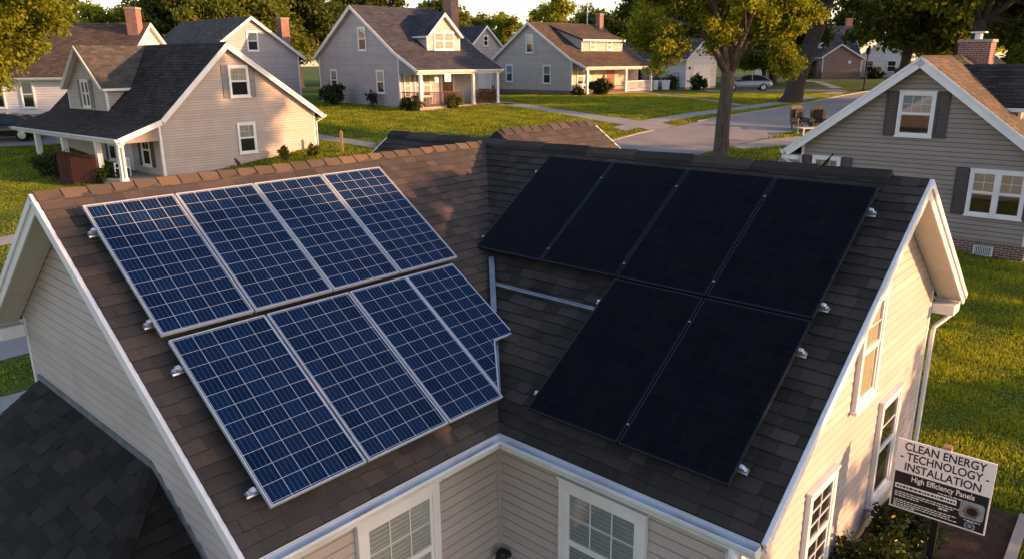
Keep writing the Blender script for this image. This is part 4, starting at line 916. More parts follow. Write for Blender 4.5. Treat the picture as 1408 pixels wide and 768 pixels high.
for y in (3.4, 8.8): window(F1, (-.014, y + 1.0, .8), (0, -1, 0), (-1, 0, 0), 1.2, 1.7, None, blind=0)
dormer(F1, -1, 4.6, 7.8, .6, 3.7, 5.2, 6.9, 3.4, 'siding_white', 'shingle_slate', [(5.6, 4.0, 1.0, 1.1, dict(grid=None))], exp=.33)
chimney(F1, 4.4, 5.2, -.2, .7, 4, 8.8, 'brick', False)
F2 = ghouse('mauve gable fronted garage wing beside the far slate roofed house', (44.5, 111.0, 4.0), -12, 5.2, 7.0, [(-.3, 3.0), (2.3, 4.8), (5.6, 2.8)], 'siding_mauve', 'shingle_brown', fm='brick_dark', fz=.9, e=.25, exp=.33)
b = MB(); b.lathe([(0, -.05), (.22, -.05), (.22, -.001)], 12, 0, (3.6, 2.3), 'y'); b.build('round_vent', 'trim', F2)
F3 = ghouse('far white house with two small windows under the dark trees at right', (50.2, 112.0, 4.0), -25, 6.5, 8.0, [(-.4, 3.0), (3.2, 5.6), (6.9, 3.0)], 'siding_white', 'shingle_tan', e=.25, exp=.33)
for x in (.7, 3.6): window(F3, (x, -.014, .9), (1, 0, 0), (0, -1, 0), 1.2, 1.6, None, blind=0)

# ------------------------------------------------------------------ vegetation
def fast_mesh(name, verts, nper, mat_, tone, parent=None):
    """verts (n*nper,3): n separate faces of nper corners"""
    n = len(verts) // nper; me = bpy.data.meshes.new(name)
    me.vertices.add(n * nper); me.vertices.foreach_set('co', verts.astype(np.float32).ravel())
    me.loops.add(n * nper); me.loops.foreach_set('vertex_index', np.arange(n * nper, dtype=np.int32))
    me.polygons.add(n); me.polygons.foreach_set('loop_start', np.arange(0, n * nper, nper, dtype=np.int32))
    a = me.attributes.new('tone', 'FLOAT', 'FACE'); a.data.foreach_set('value', tone.astype(np.float32))
    me.materials.append(M[mat_]); me.update(calc_edges=True); me.validate()
    o = bpy.data.objects.new(name, me); COL.objects.link(o)
    if parent is not None: o.parent = parent
    return o
def leaf_cloud(rs, cen, rad, nleaf, size, flat=0.7, clump_tone=0.35):
    """leaves spread in clumps; cen (k,3), rad (k,)"""
    k = len(cen); wts = rad ** 2 / np.sum(rad ** 2); idx = rs.choice(k, nleaf, p=wts)
    off = rs.normal(size=(nleaf, 3)); off /= np.linalg.norm(off, axis=1)[:, None] + 1e-9
    off *= (rs.random(nleaf) ** 0.45)[:, None] * (1 + 0.25 * rs.normal(size=nleaf))[:, None]
    P = cen[idx] + off * rad[idx][:, None] * np.array([1, 1, flat])
    nrm = rs.normal(size=(nleaf, 3)) + off * 0.9 + np.array([0, 0, 0.5]); nrm /= np.linalg.norm(nrm, axis=1)[:, None]
    t1 = np.cross(nrm, rs.normal(size=(nleaf, 3))); t1 /= np.linalg.norm(t1, axis=1)[:, None]; t2 = np.cross(nrm, t1)
    s = size * rs.uniform(0.6, 1.35, nleaf)[:, None]
    v = np.stack([P - t1 * s, P + t2 * s * 0.55 + nrm * s * .12, P + t1 * s, P - t2 * s * 0.55 + nrm * s * .12], 1).reshape(-1, 3)
    ct = rs.random(k); tone = np.clip((1 - clump_tone) * rs.random(nleaf) + clump_tone * ct[idx], 0, 1)
    return v, tone
def crown_points(rs, lobes, n, r0, r1):
    cen = []; rad = []
    vol = np.array([a[1] * a[2] * a[3] if len(a) > 3 else a[1] ** 3 for a in lobes]) ** (2 / 3); vol = vol / vol.sum()
    for i in rs.choice(len(lobes), n, p=vol):
        L = lobes[i]; d = rs.normal(size=3); d /= np.linalg.norm(d); r = np.array(L[1:4] if len(L) > 3 else (L[1],) * 3)
        cen.append(np.array(L[0]) + d * r * (rs.random() ** 0.4)); rad.append(rs.uniform(r0, r1))
    return np.array(cen), np.array(rad)
def make_tree(label, loc, seed, fork, r, lobes, nclump, cr, nleaf, lsize, leafm='leaf_gold', barkm='bark', lean=(0, 0), nlimb=6, group='trees of the street', rz=0.0, cat='tree', name='tree', flat=0.7, gaps=0.0):
    rs = np.random.RandomState(seed); rr = random.Random(seed)
    t = thing(name, label, cat, loc, rz, group)
    cen, rad = crown_points(rs, lobes, nclump, *cr)
    b = MB(); base = V(0, 0, 0); top = V(lean[0], lean[1], fork)
    pts = [V(0, 0, -.4)] + [top * k + V(rr.uniform(-.05, .05), rr.uniform(-.05, .05), 0) * fork * .3 for k in (0.0, .06, .2, .45, .75, 1.0)]
    b.tube(pts, [r * 1.7, r * 1.5, r * 1.16, r, r * .93, r * .88, r * .86], 14)
    far = sorted(range(len(cen)), key=lambda i: rr.random())
    limbs = []
    for k in range(nlimb):
        tgt = cen[far[k]]; mid = top + (tgt - top) * .45 + V(rr.uniform(-.5, .5), rr.uniform(-.5, .5), .25 * np.linalg.norm((tgt - top)[:2]) + .3) * .6
        q = [top - V(0, 0, r * .7), top + (mid - top) * .5 + V(0, 0, .1), mid, mid + (tgt - mid) * .55, tgt]; r0 = r * rr.uniform(.42, .62)
        b.tube(q, [r0 * 1.1, r0 * .85, r0 * .6, r0 * .38, r0 * .12], 8); limbs.append((q, r0))
    for i in far[nlimb:nlimb + min(len(cen) - nlimb, 46)]:
        q, r0 = min(limbs, key=lambda z: np.linalg.norm(z[0][3] - cen[i]) + np.linalg.norm(z[0][2] - cen[i]) * .5); st = q[2] + (q[3] - q[2]) * rr.random() if rr.random() < .6 else q[1] + (q[2] - q[1]) * rr.random()
        m_ = (st + cen[i]) / 2 + V(rr.uniform(-.2, .2), rr.uniform(-.2, .2), rr.uniform(0, .35)); b.tube([st, m_, cen[i]], [r0 * .32, r0 * .2, r0 * .06], 6)
    b.build('trunk', barkm, t, smooth=True)
    v, tone = leaf_cloud(rs, cen, rad, nleaf, lsize, flat); fast_mesh('crown', v, 4, leafm, tone, t)
    return t
def dup(root, loc, rz, sc, label):
    r = root.copy(); COL.objects.link(r); r.location = loc; r.rotation_euler = (0, 0, rz); r.scale = (sc, sc, sc) if np.isscalar(sc) else sc; r['label'] = label
    for ch in list(root.children):
        c = ch.copy(); COL.objects.link(c); c.parent = r
    return r
gz = lambda x, y, d=0.05: (x, y, hgt(y) - d)
make_tree('forked street tree with golden green crown standing on the near grass by the street', gz(10.51, 37.89), 11, 4.1, .36,
          [((-.6, 0, 8.0), 3.7, 3.4, 2.9), ((-3.0, -.3, 5.9), 1.9, 1.8, 1.5), ((2.4, .2, 6.4), 1.9, 1.9, 1.6), ((.8, 0, 10), 2.8, 2.8, 2.2), ((-2.8, .6, 8.2), 2.0, 2.0, 2.0), ((2.9, -.2, 4.5), .75, .8, 1.0), ((-3.6, 0, 4.3), .8, .8, .9)], 160, (.38, .82), 62000, .088, 'leaf_gold', 'bark', (.15, 0), 6)
make_tree('big leaning tree with thick dark trunk at the street bend beside the silver car', gz(20.46, 56.16), 12, 6.8, .62,
          [((-2.0, 0, 9.6), 4.0, 3.6, 2.6), ((3.8, .5, 10.0), 3.6, 3.4, 2.6), ((-4.4, -.6, 6.6), 2.4, 2.0, 1.9), ((-3.6, -.4, 4.4), 1.5, 1.3, 1.5), ((.5, 0, 11.5), 4, 4, 2.6)], 130, (.55, 1.15), 26000, .165, 'leaf_gold', 'bark_dark', (1.9, .2), 6)
make_tree('golden leaved tree at the left picture edge in front of the white house', gz(-26.2, 36.5), 13, 4.6, .4,
          [((1.8, 0, 7.6), 3.6, 3.2, 2.7), ((3.6, -.3, 6.6), 1.9, 1.9, 1.7), ((0, 0, 9.5), 3.2, 3.2, 2.2), ((1.6, -.5, 4.6), 1.6, 1.4, 1.0), ((4.3, 0, 8.2), 1.4, 1.4, 1.3)], 120, (.45, .9), 34000, .11, 'leaf_gold', 'bark_dark', (.4, 0), 6)
make_tree('dark spreading tree behind the peak of the taupe house', gz(35.2, 70.0), 14, 5.0, .45,
          [((-1.0, 0, 8.0), 4.6, 4.0, 2.7), ((3.6, 0, 9.5), 4.0, 3.8, 3.0), ((-3.8, 0, 5.6), 2.2, 2.0, 1.4), ((1.5, -.5, 4.6), 3.2, 2.4, 1.4)], 110, (.6, 1.3), 17000, .22, 'leaf_dark', 'bark_dark', (.6, 0), 7)
make_tree('tall tree with a dark trunk showing left of the brick chimney of the taupe house', gz(29.6, 50.5), 15, 5.6, .42,
          [((1.0, 0, 9.0), 4.4, 4.2, 2.6), ((4.5, 0, 7.8), 3.0, 3.0, 2.6), ((-2.6, 0, 7.6), 2.4, 2.2, 1.6), ((4.8, .5, 4.8), 2.4, 2.2, 1.7)], 90, (.6, 1.2), 15000, .21, 'leaf_mid', 'bark_dark', (.5, 0), 7)
make_tree('unseen tall tree added right of the sign, its thin crown shaped to shade the roof', (20, 2.6, 0), 16, 7.6, .26,  # added out of view; crown lobes shaped to shade blue panels and front wall
          [((0, -2.6, 8.75), .6, 1.0, 1.7), ((0, -.5, 8.3), .5, .45, .6), ((0, 0, 7.95), .5, .35, .32), ((0, .6, 8.22), .5, .35, .32), ((0, 1.2, 8.45), .5, .35, .32), ((0, 1.9, 8.7), .5, .35, .3), ((0, -1.2, 9.95), .5, .6, .2), ((0, 0, 9.8), .5, .6, .15), ((0, -1.6, 7.0), .5, .45, 1.2), ((0, -.75, 7.75), .5, .35, .3), ((0, -1.9, 5.2), .5, .5, 1.5), ((0, -2.9, 6.2), .6, .95, 2.4), ((0, -4.0, 7.0), .6, .9, 2.6),  ((0, -1.0, 9.2), .6, .95, 1.08), ((0, .4, 9.25), .6, .95, .68), ((0, 1.8, 9.2), .6, .95, .30), ((0, 3.2, 9.3), .5, .95, .06)], 430, (.2, .32), 45000, .16, 'leaf_mid', 'bark_dark', (0, -.9), 6, 'trees of the street')
make_tree('unseen low bushy tree added right of the sign to shade the gable foot', (20, 4.8, 0), 18, 1.2, .12,  # added out of view to shade the lower part of the right gable
          [((0, -2.0, 2.6), .8, 1.3, 2.0), ((0, .2, 2.8), .8, 1.3, 2.3), ((0, 2.2, 3.1), .8, 1.2, 2.6)], 150, (.3, .5), 9000, .13, 'leaf_mid', 'bark_dark', (0, 0), 6, 'trees of the street')
make_tree('unseen low broad tree added at far right to shade the upper lawn', (32, 15.2, .0), 19, 1.8, .2, [((0, -1.4, 4.2), 1.5, 1.6, 1.9), ((0, 1.8, 4.4), 1.5, 1.7, 2.0)], 70, (.4, .8), 7000, .16, 'leaf_mid', 'bark_dark', (0, 0), 6, 'trees of the street')  # added out of view to shade the lawn near the taupe house
make_tree('unseen small dense tree added right of the flower bed to shade the near lawn', (24, 9.6, .0), 20, .8, .12, [((0, -.8, 2.2), .9, 1.2, 1.8), ((0, .7, 2.0), .9, 1.1, 1.6)], 60, (.35, .6), 5000, .13, 'leaf_mid', 'bark_dark', (0, 0), 5, 'trees of the street')  # added out of view to darken the near right lawn
make_tree('unseen tall round tree added right of the taupe house to shade the beige gable', (32, 23.4, .4), 17, 8.6, .4, [((0, 0, 13.6), 3.2, 3.2, 3.4)], 80, (.6, 1.1), 9000, .2, 'leaf_mid', 'bark_dark', (0, 0), 6, 'trees of the street')  # added out of view to dapple the gable of the beige house
# background rows: three full trees, then copies with their own turn and size
pA = make_tree('dark tall tree filling the gap between the brown roof and the grey roof', gz(-37.0, 88), 21, 4.0, .45, [((0, 0, 8.5), 5.2, 5, 3.6), ((-3.6, 0, 6), 2.8, 2.6, 2.2), ((3.6, .4, 6.2), 3.0, 2.8, 2.4), ((.4, 0, 11.4), 3.6, 3.4, 2.4)], 110, (.8, 1.6), 17000, .27, 'leaf_dark', 'bark_dark', (.2, 0), 6, 'trees beyond the houses')
pB = make_tree('green round topped tree behind the left end of the grey porch house', gz(-26.5, 84), 22, 3.0, .4, [((0, 0, 6.5), 4.4, 4.2, 3.6), ((-2.6, 0, 4.6), 2.6, 2.4, 2.4), ((2.8, 0, 5), 2.4, 2.4, 2.4), ((.6, 0, 9.2), 3.0, 2.8, 2.2)], 95, (.8, 1.5), 15000, .26, 'leaf_mid', 'bark_dark', (.1, 0), 6, 'trees beyond the houses')
pC = make_tree('sunlit golden tree far behind the brown roofed white house', gz(-50.5, 96), 23, 2.6, .3, [((0, 0, 6.0), 3.4, 3.2, 3.0), ((1.2, 0, 8.4), 2.4, 2.4, 2.0), ((-1.6, 0, 4.6), 2.0, 2.0, 1.6)], 80, (.7, 1.3), 12000, .24, 'leaf_gold', 'bark', (.1, 0), 6, 'trees beyond the houses')
for proto, x, y, rz, sc, lb in (
    (pA, -44.0, 100, 1.1, .95, 'dark tree directly behind the brick end chimney'),
    (pA, -31.5, 96, 2.3, 1.05, 'dark tree rising over the roof ridge of the pale gable house'),
    (pA, -25.0, 92, 4.0, 1.0, 'dark tree just right of the pale gable house chimney'),
    (pB, -29.0, 78, 5.1, .9, 'dense green tree low behind the pale gable house'),
    (pB, -21.0, 108, .7, 1.2, 'tall green tree over the left rake of the grey porch house'),
    (pC, -59.0, 100, 2.0, .85, 'small golden tree at far left above the brown roof'),
    (pC, -52.5, 78, .4, .9, 'golden tree standing left of the brown roof behind the near golden tree'),
    (pB, -9.5, 104, 3.0, 1.05, 'thin green tree behind the brick chimney of the grey porch house'),
    (pB, -5.2, 118, 2.1, .88, 'rounded green tree behind the small pink gable'),
    (pC, -.2, 122, 4.4, 1.0, 'golden green tree left of the brown roofed house behind the pink gable'),
    (pC, 5.6, 112, 1.2, 1.15, 'light green tree above the brown roof ridge under pale sky'),
    (pB, 11.0, 104, 4.6, .9, 'green tree behind the right end of the brown shed dormer roof'),
    (pA, 14.5, 88, .3, .8, 'dark tree close behind the forked street tree crown at left'),
    (pB, 24.0, 96, 1.9, 1.1, 'green tree behind the white garage house'),
    (pA, 30.5, 90, 3.3, .95, 'dark tree behind the leaning trunk at right of the white garage house'),
    (pB, 44.0, 128, 5.5, 1.1, 'green tree behind the far slate roof'),
    (pA, 60.0, 126, 2.8, 1.2, 'dark tree right of the far white house'),
    (pB, 50.0, 92, .9, 1.15, 'mid green tree over the lamp pole at right'),
    (pC, 39.0, 68, 2.6, 1.25, 'yellow green tree left of the taupe house chimney top'),
    (pC, 45.5, 71, 5.9, 1.35, 'yellow green tree right of the taupe house chimney'),
    (pA, 55.0, 80, 1.6, 1.2, 'dark tall tree at the upper right picture corner'),
    (pB, 35.5, 52, 3.9, .9, 'green tree low behind the chimney of the taupe house'),
    (pA, 50.0, 24.0, .5, 1.1, 'unseen tall tree added beyond the taupe house to cast shadow strips'),  # out of view, added to throw shadow strips past the street
    (pB, 59.0, 38.5, 1.5, 1.32, 'unseen tall round tree added far right of the taupe house for lawn shadows'),  # out of view, added to shade the lawn by the grey porch
    (pA, -15.5, 100, 2.9, .85, 'dark tree right behind the ridge of the grey porch house'),
    (pB, 27.5, 84, 2.2, .62, 'low dense tree right behind the silver car'),
    (pA, 70.0, 108, .2, 1.3, 'far dark tree at the right end of the back row'),
    (pA, -66.0, 112, 5.2, 1.2, 'far dark tree at the left end of the back row')):
    dup(proto, gz(x, y, .1), rz, sc, lb)
def make_shrub(label, loc, seed, rx, ry, rz_, nleaf, size, leafm='leaf_shrub', group=None, stems=5, name='shrub', cat='shrub', flowers=0, gap=1.0):
    rs = np.random.RandomState(seed); t = thing(name, label, cat, loc, 0, group)
    lobes = [((0, 0, rz_ * .95), rx * .8, ry * .8, rz_ * .8)]
    cen, rad = crown_points(rs, lobes, 26, .22 * rx * gap, .42 * rx * gap); cen[:, 2] = np.maximum(cen[:, 2], rad * .5)
    b = MB()
    for i in range(stems): b.tube([(rs.normal() * rx * .15, rs.normal() * ry * .15, -.1), tuple(cen[i] * np.array([.5, .5, .55])), tuple(cen[i])], [.03, .022, .008], 5)
    b.build('stem', 'bark_dark', t)
    v, tone = leaf_cloud(rs, cen, rad, nleaf, size, .9); fast_mesh('foliage', v, 4, leafm, tone, t)
    if flowers:
        v, tone = leaf_cloud(rs, cen + np.array([0, 0, .05]), rad * 1.25, flowers, .028, .9); fast_mesh('flower', v, 4, 'petal', tone, t)
    return t
SB = 'clipped shrubs round the houses'
for k, (lb, x, y, rx, rz_, n, sz, lm) in enumerate((
    ('large dark round bush against the left end of the grey gable wall', -13.1, 57.0, 1.15, .85, 2600, .10, 'leaf_shrub'),
    ('yellowish bush at the porch corner post of the grey house', -6.3, 52.2, .62, .62, 1300, .09, 'leaf_yew'),
    ('small low bush just left of the grey house porch corner post', -7.1, 52.4, .5, .5, 800, .09, 'leaf_shrub'),
    ('yellowish round bush in front of the porch steps of the grey house', -3.9, 53.6, .62, .5, 1200, .09, 'leaf_yew'),
    ('low dark bush by the right porch post of the grey house', -1.7, 57.4, .8, .5, 1400, .09, 'leaf_yew'),
    ('wide dark clipped hedge before the brown roofed house porch', 7.7, 66.2, 1.25, .75, 2200, .12, 'leaf_shrub'),
    ('little dark bush left of the wide hedge at the porch corner', 5.7, 65.7, .6, .4, 700, .11, 'leaf_shrub'),
    ('dark boxy hedge left of the white garage wall', 15.6, 77.5, 1.9, .95, 2600, .13, 'leaf_shrub'),
    ('dark tall bush behind the two white bins', 12.6, 79.4, 1.3, 1.1, 1800, .13, 'leaf_shrub'),
    ('dark round bush at the corner of the white garage door', 18.0, 74.0, .95, .75, 1500, .12, 'leaf_shrub'),
    ('dark loose bush beside the maroon boards near the columned porch', -21.0, 34.6, 1.1, .7, 3000, .07, 'leaf_shrub'),
    ('low dark plant at the foot of the middle porch columns', -18.3, 34.0, .8, .35, 1600, .06, 'leaf_shrub'),
    ('dark bush against the taupe wall below the right shuttered window', 14.5, 24.6, .62, .5, 2200, .055, 'leaf_shrub'),
    ('dark clipped bush left of the far mauve garage', 42.4, 112.6, 1.7, 1.1, 900, .2, 'leaf_shrub'),
    ('dark clipped bush under the first window of the far white house', 51.5, 109.5, 1.3, .95, 800, .2, 'leaf_shrub'),
    ('dark clipped bush under the second window of the far white house', 54.6, 108.2, 1.2, .9, 800, .2, 'leaf_shrub'))):
    make_shrub(lb, gz(x, y), 40 + k, rx, rx * .85, rz_, n, sz, lm, SB)
make_shrub('bare plum coloured shrub against the grey gable wall between two windows', gz(-9.9, 54.9), 70, .55, .4, .75, 380, .09, 'leaf_plum', None, 12)
make_shrub('pale weedy plant below the right window of the beige house', gz(-11.2, 37.5), 71, .4, .3, .45, 420, .07, 'leaf_yew', None, 8, 'plant', 'plant', 0, .7)
make_shrub('pale weedy plant at the downspout corner of the beige house', gz(-9.9, 38.1), 72, .4, .3, .42, 460, .07, 'leaf_yew', None, 8, 'plant', 'plant', 0, .7)
make_shrub('dark leafy bush with small yellow flowers at the foot of the sunlit gable', (*local_house(3.4, GV - .62), .02), 73, .62, .55, .5, 4200, .035, 'leaf_shrub', None, 9, 'shrub', 'shrub', 120)
make_shrub('yellow flowering bush in the bed under the sign', (*local_house(2.5, GV - .8), .02), 74, .6, .5, .42, 3600, .035, 'leaf_yew', None, 9, 'shrub', 'shrub', 160)
make_shrub('small dark bush between the sign and the gable window', (*local_house(4.6, GV - .55), .02), 75, .45, .42, .42, 2600, .035, 'leaf_shrub', None, 8, 'shrub', 'shrub', 30)

# turf blades: uncountable, one object per lawn zone
def turf(name, poly, n, hgt_, wd, seed, avoid=()):
    rs = np.random.RandomState(seed); P = np.array(poly); lo, hi = P.min(0), P.max(0); xy = rs.uniform(lo, hi, (int(n), 2))
    def inside(q, pl):
        ok = np.ones(len(q), bool); s = 0
        for i in range(len(pl)):
            a, b2 = np.array(pl[i]), np.array(pl[(i + 1) % len(pl)]); s += a[0] * b2[1] - b2[0] * a[1]
        for i in range(len(pl)):
            a, b2 = np.array(pl[i]), np.array(pl[(i + 1) % len(pl)]); c = (b2[0] - a[0]) * (q[:, 1] - a[1]) - (b2[1] - a[1]) * (q[:, 0] - a[0]); ok &= (c * np.sign(s) >= 0)
        return ok
    ok = inside(xy, poly)
    for pl in avoid: ok &= ~inside(xy, pl)
    xy = xy[ok]; m_ = len(xy)
    yy = np.linspace(lo[1], hi[1], 400); zz = np.interp(xy[:, 1], yy, [hgt(y) for y in yy])
    lump = np.sin(xy[:, 0] * 2.1 + 1.3 * np.sin(xy[:, 1] * 1.7)) * np.sin(xy[:, 1] * 2.6 + 1.1 * np.sin(xy[:, 0] * 1.3)) * .5 + .5
    h2 = hgt_ * (0.4 + .85 * lump) * rs.uniform(.6, 1.3, m_); an = rs.uniform(0, 2 * np.pi, m_); w2 = wd * rs.uniform(.7, 1.3, m_) / 2
    d = np.stack([np.cos(an), np.sin(an), 0 * an], 1); base = np.column_stack([xy, zz - .005]); ln = rs.normal(size=(m_, 2)) * .45
    tip = base + np.column_stack([ln[:, 0] * h2, ln[:, 1] * h2, h2])
    v = np.stack([base - d * w2[:, None], base + d * w2[:, None], tip], 1).reshape(-1, 3)
    o = fast_mesh(name, v, 3, 'blade', np.clip(rs.random(m_) * .7 + lump * .3, 0, 1)); return tag(o, kind='stuff')
bed = [local_house(0.3, GV + 1), local_house(0.3, GV - 1.9), local_house(6.75, GV - 1.75), local_house(6.75, GV + 1)]
own = [local_house(0, GV), local_house(WU, GV), local_house(WU, 7), local_house(-3, 7), local_house(GU, .4)]
rw = [(10.56, 27.37), (20, 18.8), (30, 30), (18, 38)]
strips = [[sf[i], sf[i + 1], sn[i + 1], sn[i]] for i in range(len(sf) - 1)]
turf('grass', [(4.5, 6.5), (13, 8), (18, 22), (16, 24), (9, 29), (3, 22)], 330000, .085, .026, 1, [bed, own, rw] + strips)
turf('grass', [(-20, 26), (-12, 12), (-7, 14), (-6, 20), (-14, 34), (-24, 34)], 90000, .08, .03, 2, strips + [[(-19.6, 24.8), (-17.2, 27.3), (-16.4, 26.2), (-18.6, 24.2)], [(-17.3, 27.2), (-12, 33), (-11.2, 32.2), (-16.5, 26.2)], [(-12.5, 12.6), (-10, 15), (-9, 13.8), (-11.2, 11.6)], [(-10, 15), (-6, 18.8), (-5.2, 17.9), (-9, 13.8)]])
wk = [[(-1.1, 59.9), (2.9, 52.8), (1.9, 51.6), (-2.0, 58.2)], [(2.9, 52.8), (6.2, 48.2), (5, 47), (1.9, 51.6)], [(6.2, 48.2), (9.7, 44.7), (8.1, 43.2), (5, 47)], [(5.9, 44.4), (8.4, 46.9), (9, 45.7), (6.6, 43.4)], [(8.4, 46.9), (11.7, 49.7), (12.2, 48.4), (9.0, 45.7)], [(11.7, 49.7), (16, 53), (16.6, 51.9), (12.2, 48.4)], [(16, 53), (20.2, 57.1), (20.9, 55.9), (16.6, 51.9)], [(20.2, 57.1), (23.3, 61.5), (24.2, 60.4), (20.9, 55.9)], [(-14, 45.4), (-10.6, 43), (-10.9, 42.1), (-14.5, 44.3)], [(-10.6, 43), (-7.2, 40.9), (-7.6, 40.1), (-10.9, 42.1)],
      [(11.55, 39.5), (13.6, 40.9), (14.6, 39.6), (11.9, 39)], [(13.6, 40.9), (16.8, 41.9), (16, 39.3), (14.6, 39.6)], [(14.4, 39.4), (13.2, 37), (14.2, 36.4), (15.6, 38.8)], [(15.6, 53.3), (14.3, 60.8), (14.9, 60.8), (16.6, 53.3)], [(14.2, 60.5), (11.7, 69.2), (12.2, 69.9), (14.9, 60.8)]]
turf('grass', [(-16, 36), (-8, 33), (12, 33), (26, 54), (28, 64), (4, 68), (-18, 60)], 380000, .10, .06, 3, strips + wk + [[(-15.6, 33.9), (-10.3, 40.3), (-19.5, 48), (-24.8, 41.6)]])
turf('grass', [(-32, 32), (-18, 30), (-15, 34), (-22, 42), (-34, 42)], 60000, .08, .045, 4, [[(-40, 44.3), (-22.5, 45.2), (-22, 41.5), (-27, 40.8), (-40, 40.2)]])

# ------------------------------------------------------------------ cars and small things
def car(label, loc, rz, paint, hatch=False):
    t = thing('parked_car', label, 'car', loc, rz, 'parked cars')
    # body: stations along x (front = +x): half width, sill z, shoulder z
    st = [(-2.25, .62, .42, .72), (-2.18, .80, .30, .90), (-1.7, .88, .22, .98), (-.9, .90, .20, .97), (.0, .90, .20, .95), (.9, .90, .20, .93), (1.5, .88, .22, .86), (2.05, .80, .26, .74), (2.25, .58, .36, .60)]
    b = MB(); rings = []
    for x, w2, z0, z1 in st: rings.append([(x, -w2 * .86, z0), (x, -w2, z0 + .18), (x, -w2 * .99, z1 - .16), (x, -w2 * .86, z1), (x, 0, z1 + .03), (x, w2 * .86, z1), (x, w2 * .99, z1 - .16), (x, w2, z0 + .18), (x, w2 * .86, z0)])
    v = [p for r_ in rings for p in r_]; n = 9; F = []
    for i in range(len(rings) - 1):
        for j in range(n): F.append([i * n + j, i * n + (j + 1) % n, (i + 1) * n + (j + 1) % n, (i + 1) * n + j][::-1])
    F += [list(range(n)), [(len(rings) - 1) * n + j for j in range(n)][::-1]]
    b.add(v, F); o = b.build('body', paint, t, smooth=True); sm = o.modifiers.new('subdiv', 'SUBSURF'); sm.levels = 1; sm.render_levels = 1
    cb = [(-2.0, .72, .93), (-1.35, .66, 1.30), (-.7, .62, 1.42), (.1, .62, 1.42), (.55, .66, 1.28), (1.15, .74, .93)]
    b = MB(); v = []; 
    for x, w2, z in cb: v += [(x, -.80, .92 if z > .93 else .915), (x, -w2, z), (x, w2, z), (x, .80, .92 if z > .93 else .915)]
    F = []
    for i in range(len(cb) - 1):
        for j in range(3): F.append([i * 4 + j, i * 4 + j + 1, i * 4 + 5 + j, i * 4 + 4 + j][::-1])
    b.add(v, F); b.build('windows', 'car_glass', t)
    b = MB()
    for (x0, w0, z0), (x1, w1, z1) in ((cb[1], cb[2]), (cb[2], cb[3]), (cb[3], cb[4])): b.prism([(x0, -w0, z0 + .004), (x1, -w1, z1 + .004), (x1, w1, z1 + .004), (x0, w0, z0 + .004)], V(0, 0, .03))
    for sgn in (-1, 1):
        for i, k in ((0, 1), (4, 5)): b.beam((cb[i][0], sgn * .80 if i == 0 else sgn * cb[i][1], cb[i][2]), (cb[k][0], sgn * cb[k][1] if k == 1 else sgn * .80, cb[k][2]), .05, (0, 0, 1), .05)
        b.beam((-.35, sgn * .80, .93), (-.35, sgn * .63, 1.42), .07, (0, sgn, 0), .03)
    b.build('roof', paint, t)
    for x in (-1.38, 1.38):
        for sgn in (-1, 1):
            b = MB(); b.lathe([(.17, sgn * .70), (.30, sgn * .70), (.335, sgn * .74), (.335, sgn * .88), (.30, sgn * .915), (.215, sgn * .915)], 22, 0, (x, .33), 'y'); wh = b.build('wheel', 'rubber', t, smooth=True)
            b = MB(); b.lathe([(.215, sgn * .905), (.19, sgn * .89), (.05, sgn * .90), (.0, sgn * .905)], 22, 0, (x, .33), 'y')
            for k in range(5): an = 2 * math.pi * k / 5; b.beam((x + .05 * math.cos(an), sgn * .908, .33 + .05 * math.sin(an)), (x + .2 * math.cos(an), sgn * .912, .33 + .2 * math.sin(an)), .05, (0, 1, 0), .012)
            b.build('rim', 'rim', wh)
    for sgn in (-1, 1):
        b = MB(); b.ball((-2.14, sgn * .62, .76), (.09, .17, .075), 10); b.build('tail_lamp', 'lamp_red', t, smooth=True)
        b = MB(); b.ball((2.08, sgn * .58, .60), (.10, .17, .065), 10); b.build('headlamp', 'rim', t, smooth=True)
        b = MB(); b.ball((.75, sgn * .93, 1.0), (.07, .09, .06), 8); b.build('mirror', paint, t, smooth=True)
    b = MB(); b.box(-2.29, -2.2, -.26, .26, .48, .6); b.build('number_plate', 'trim', t)
    return t
car('silver hatchback parked on the far drive behind the forked tree', (22.1, 72.3, hgt(72.3)), R_(172), 'car_silver')
car('black car with chrome wheels parked before the white house at left', (-28.4, 42.4, hgt(42.4)), R_(192), 'car_black')
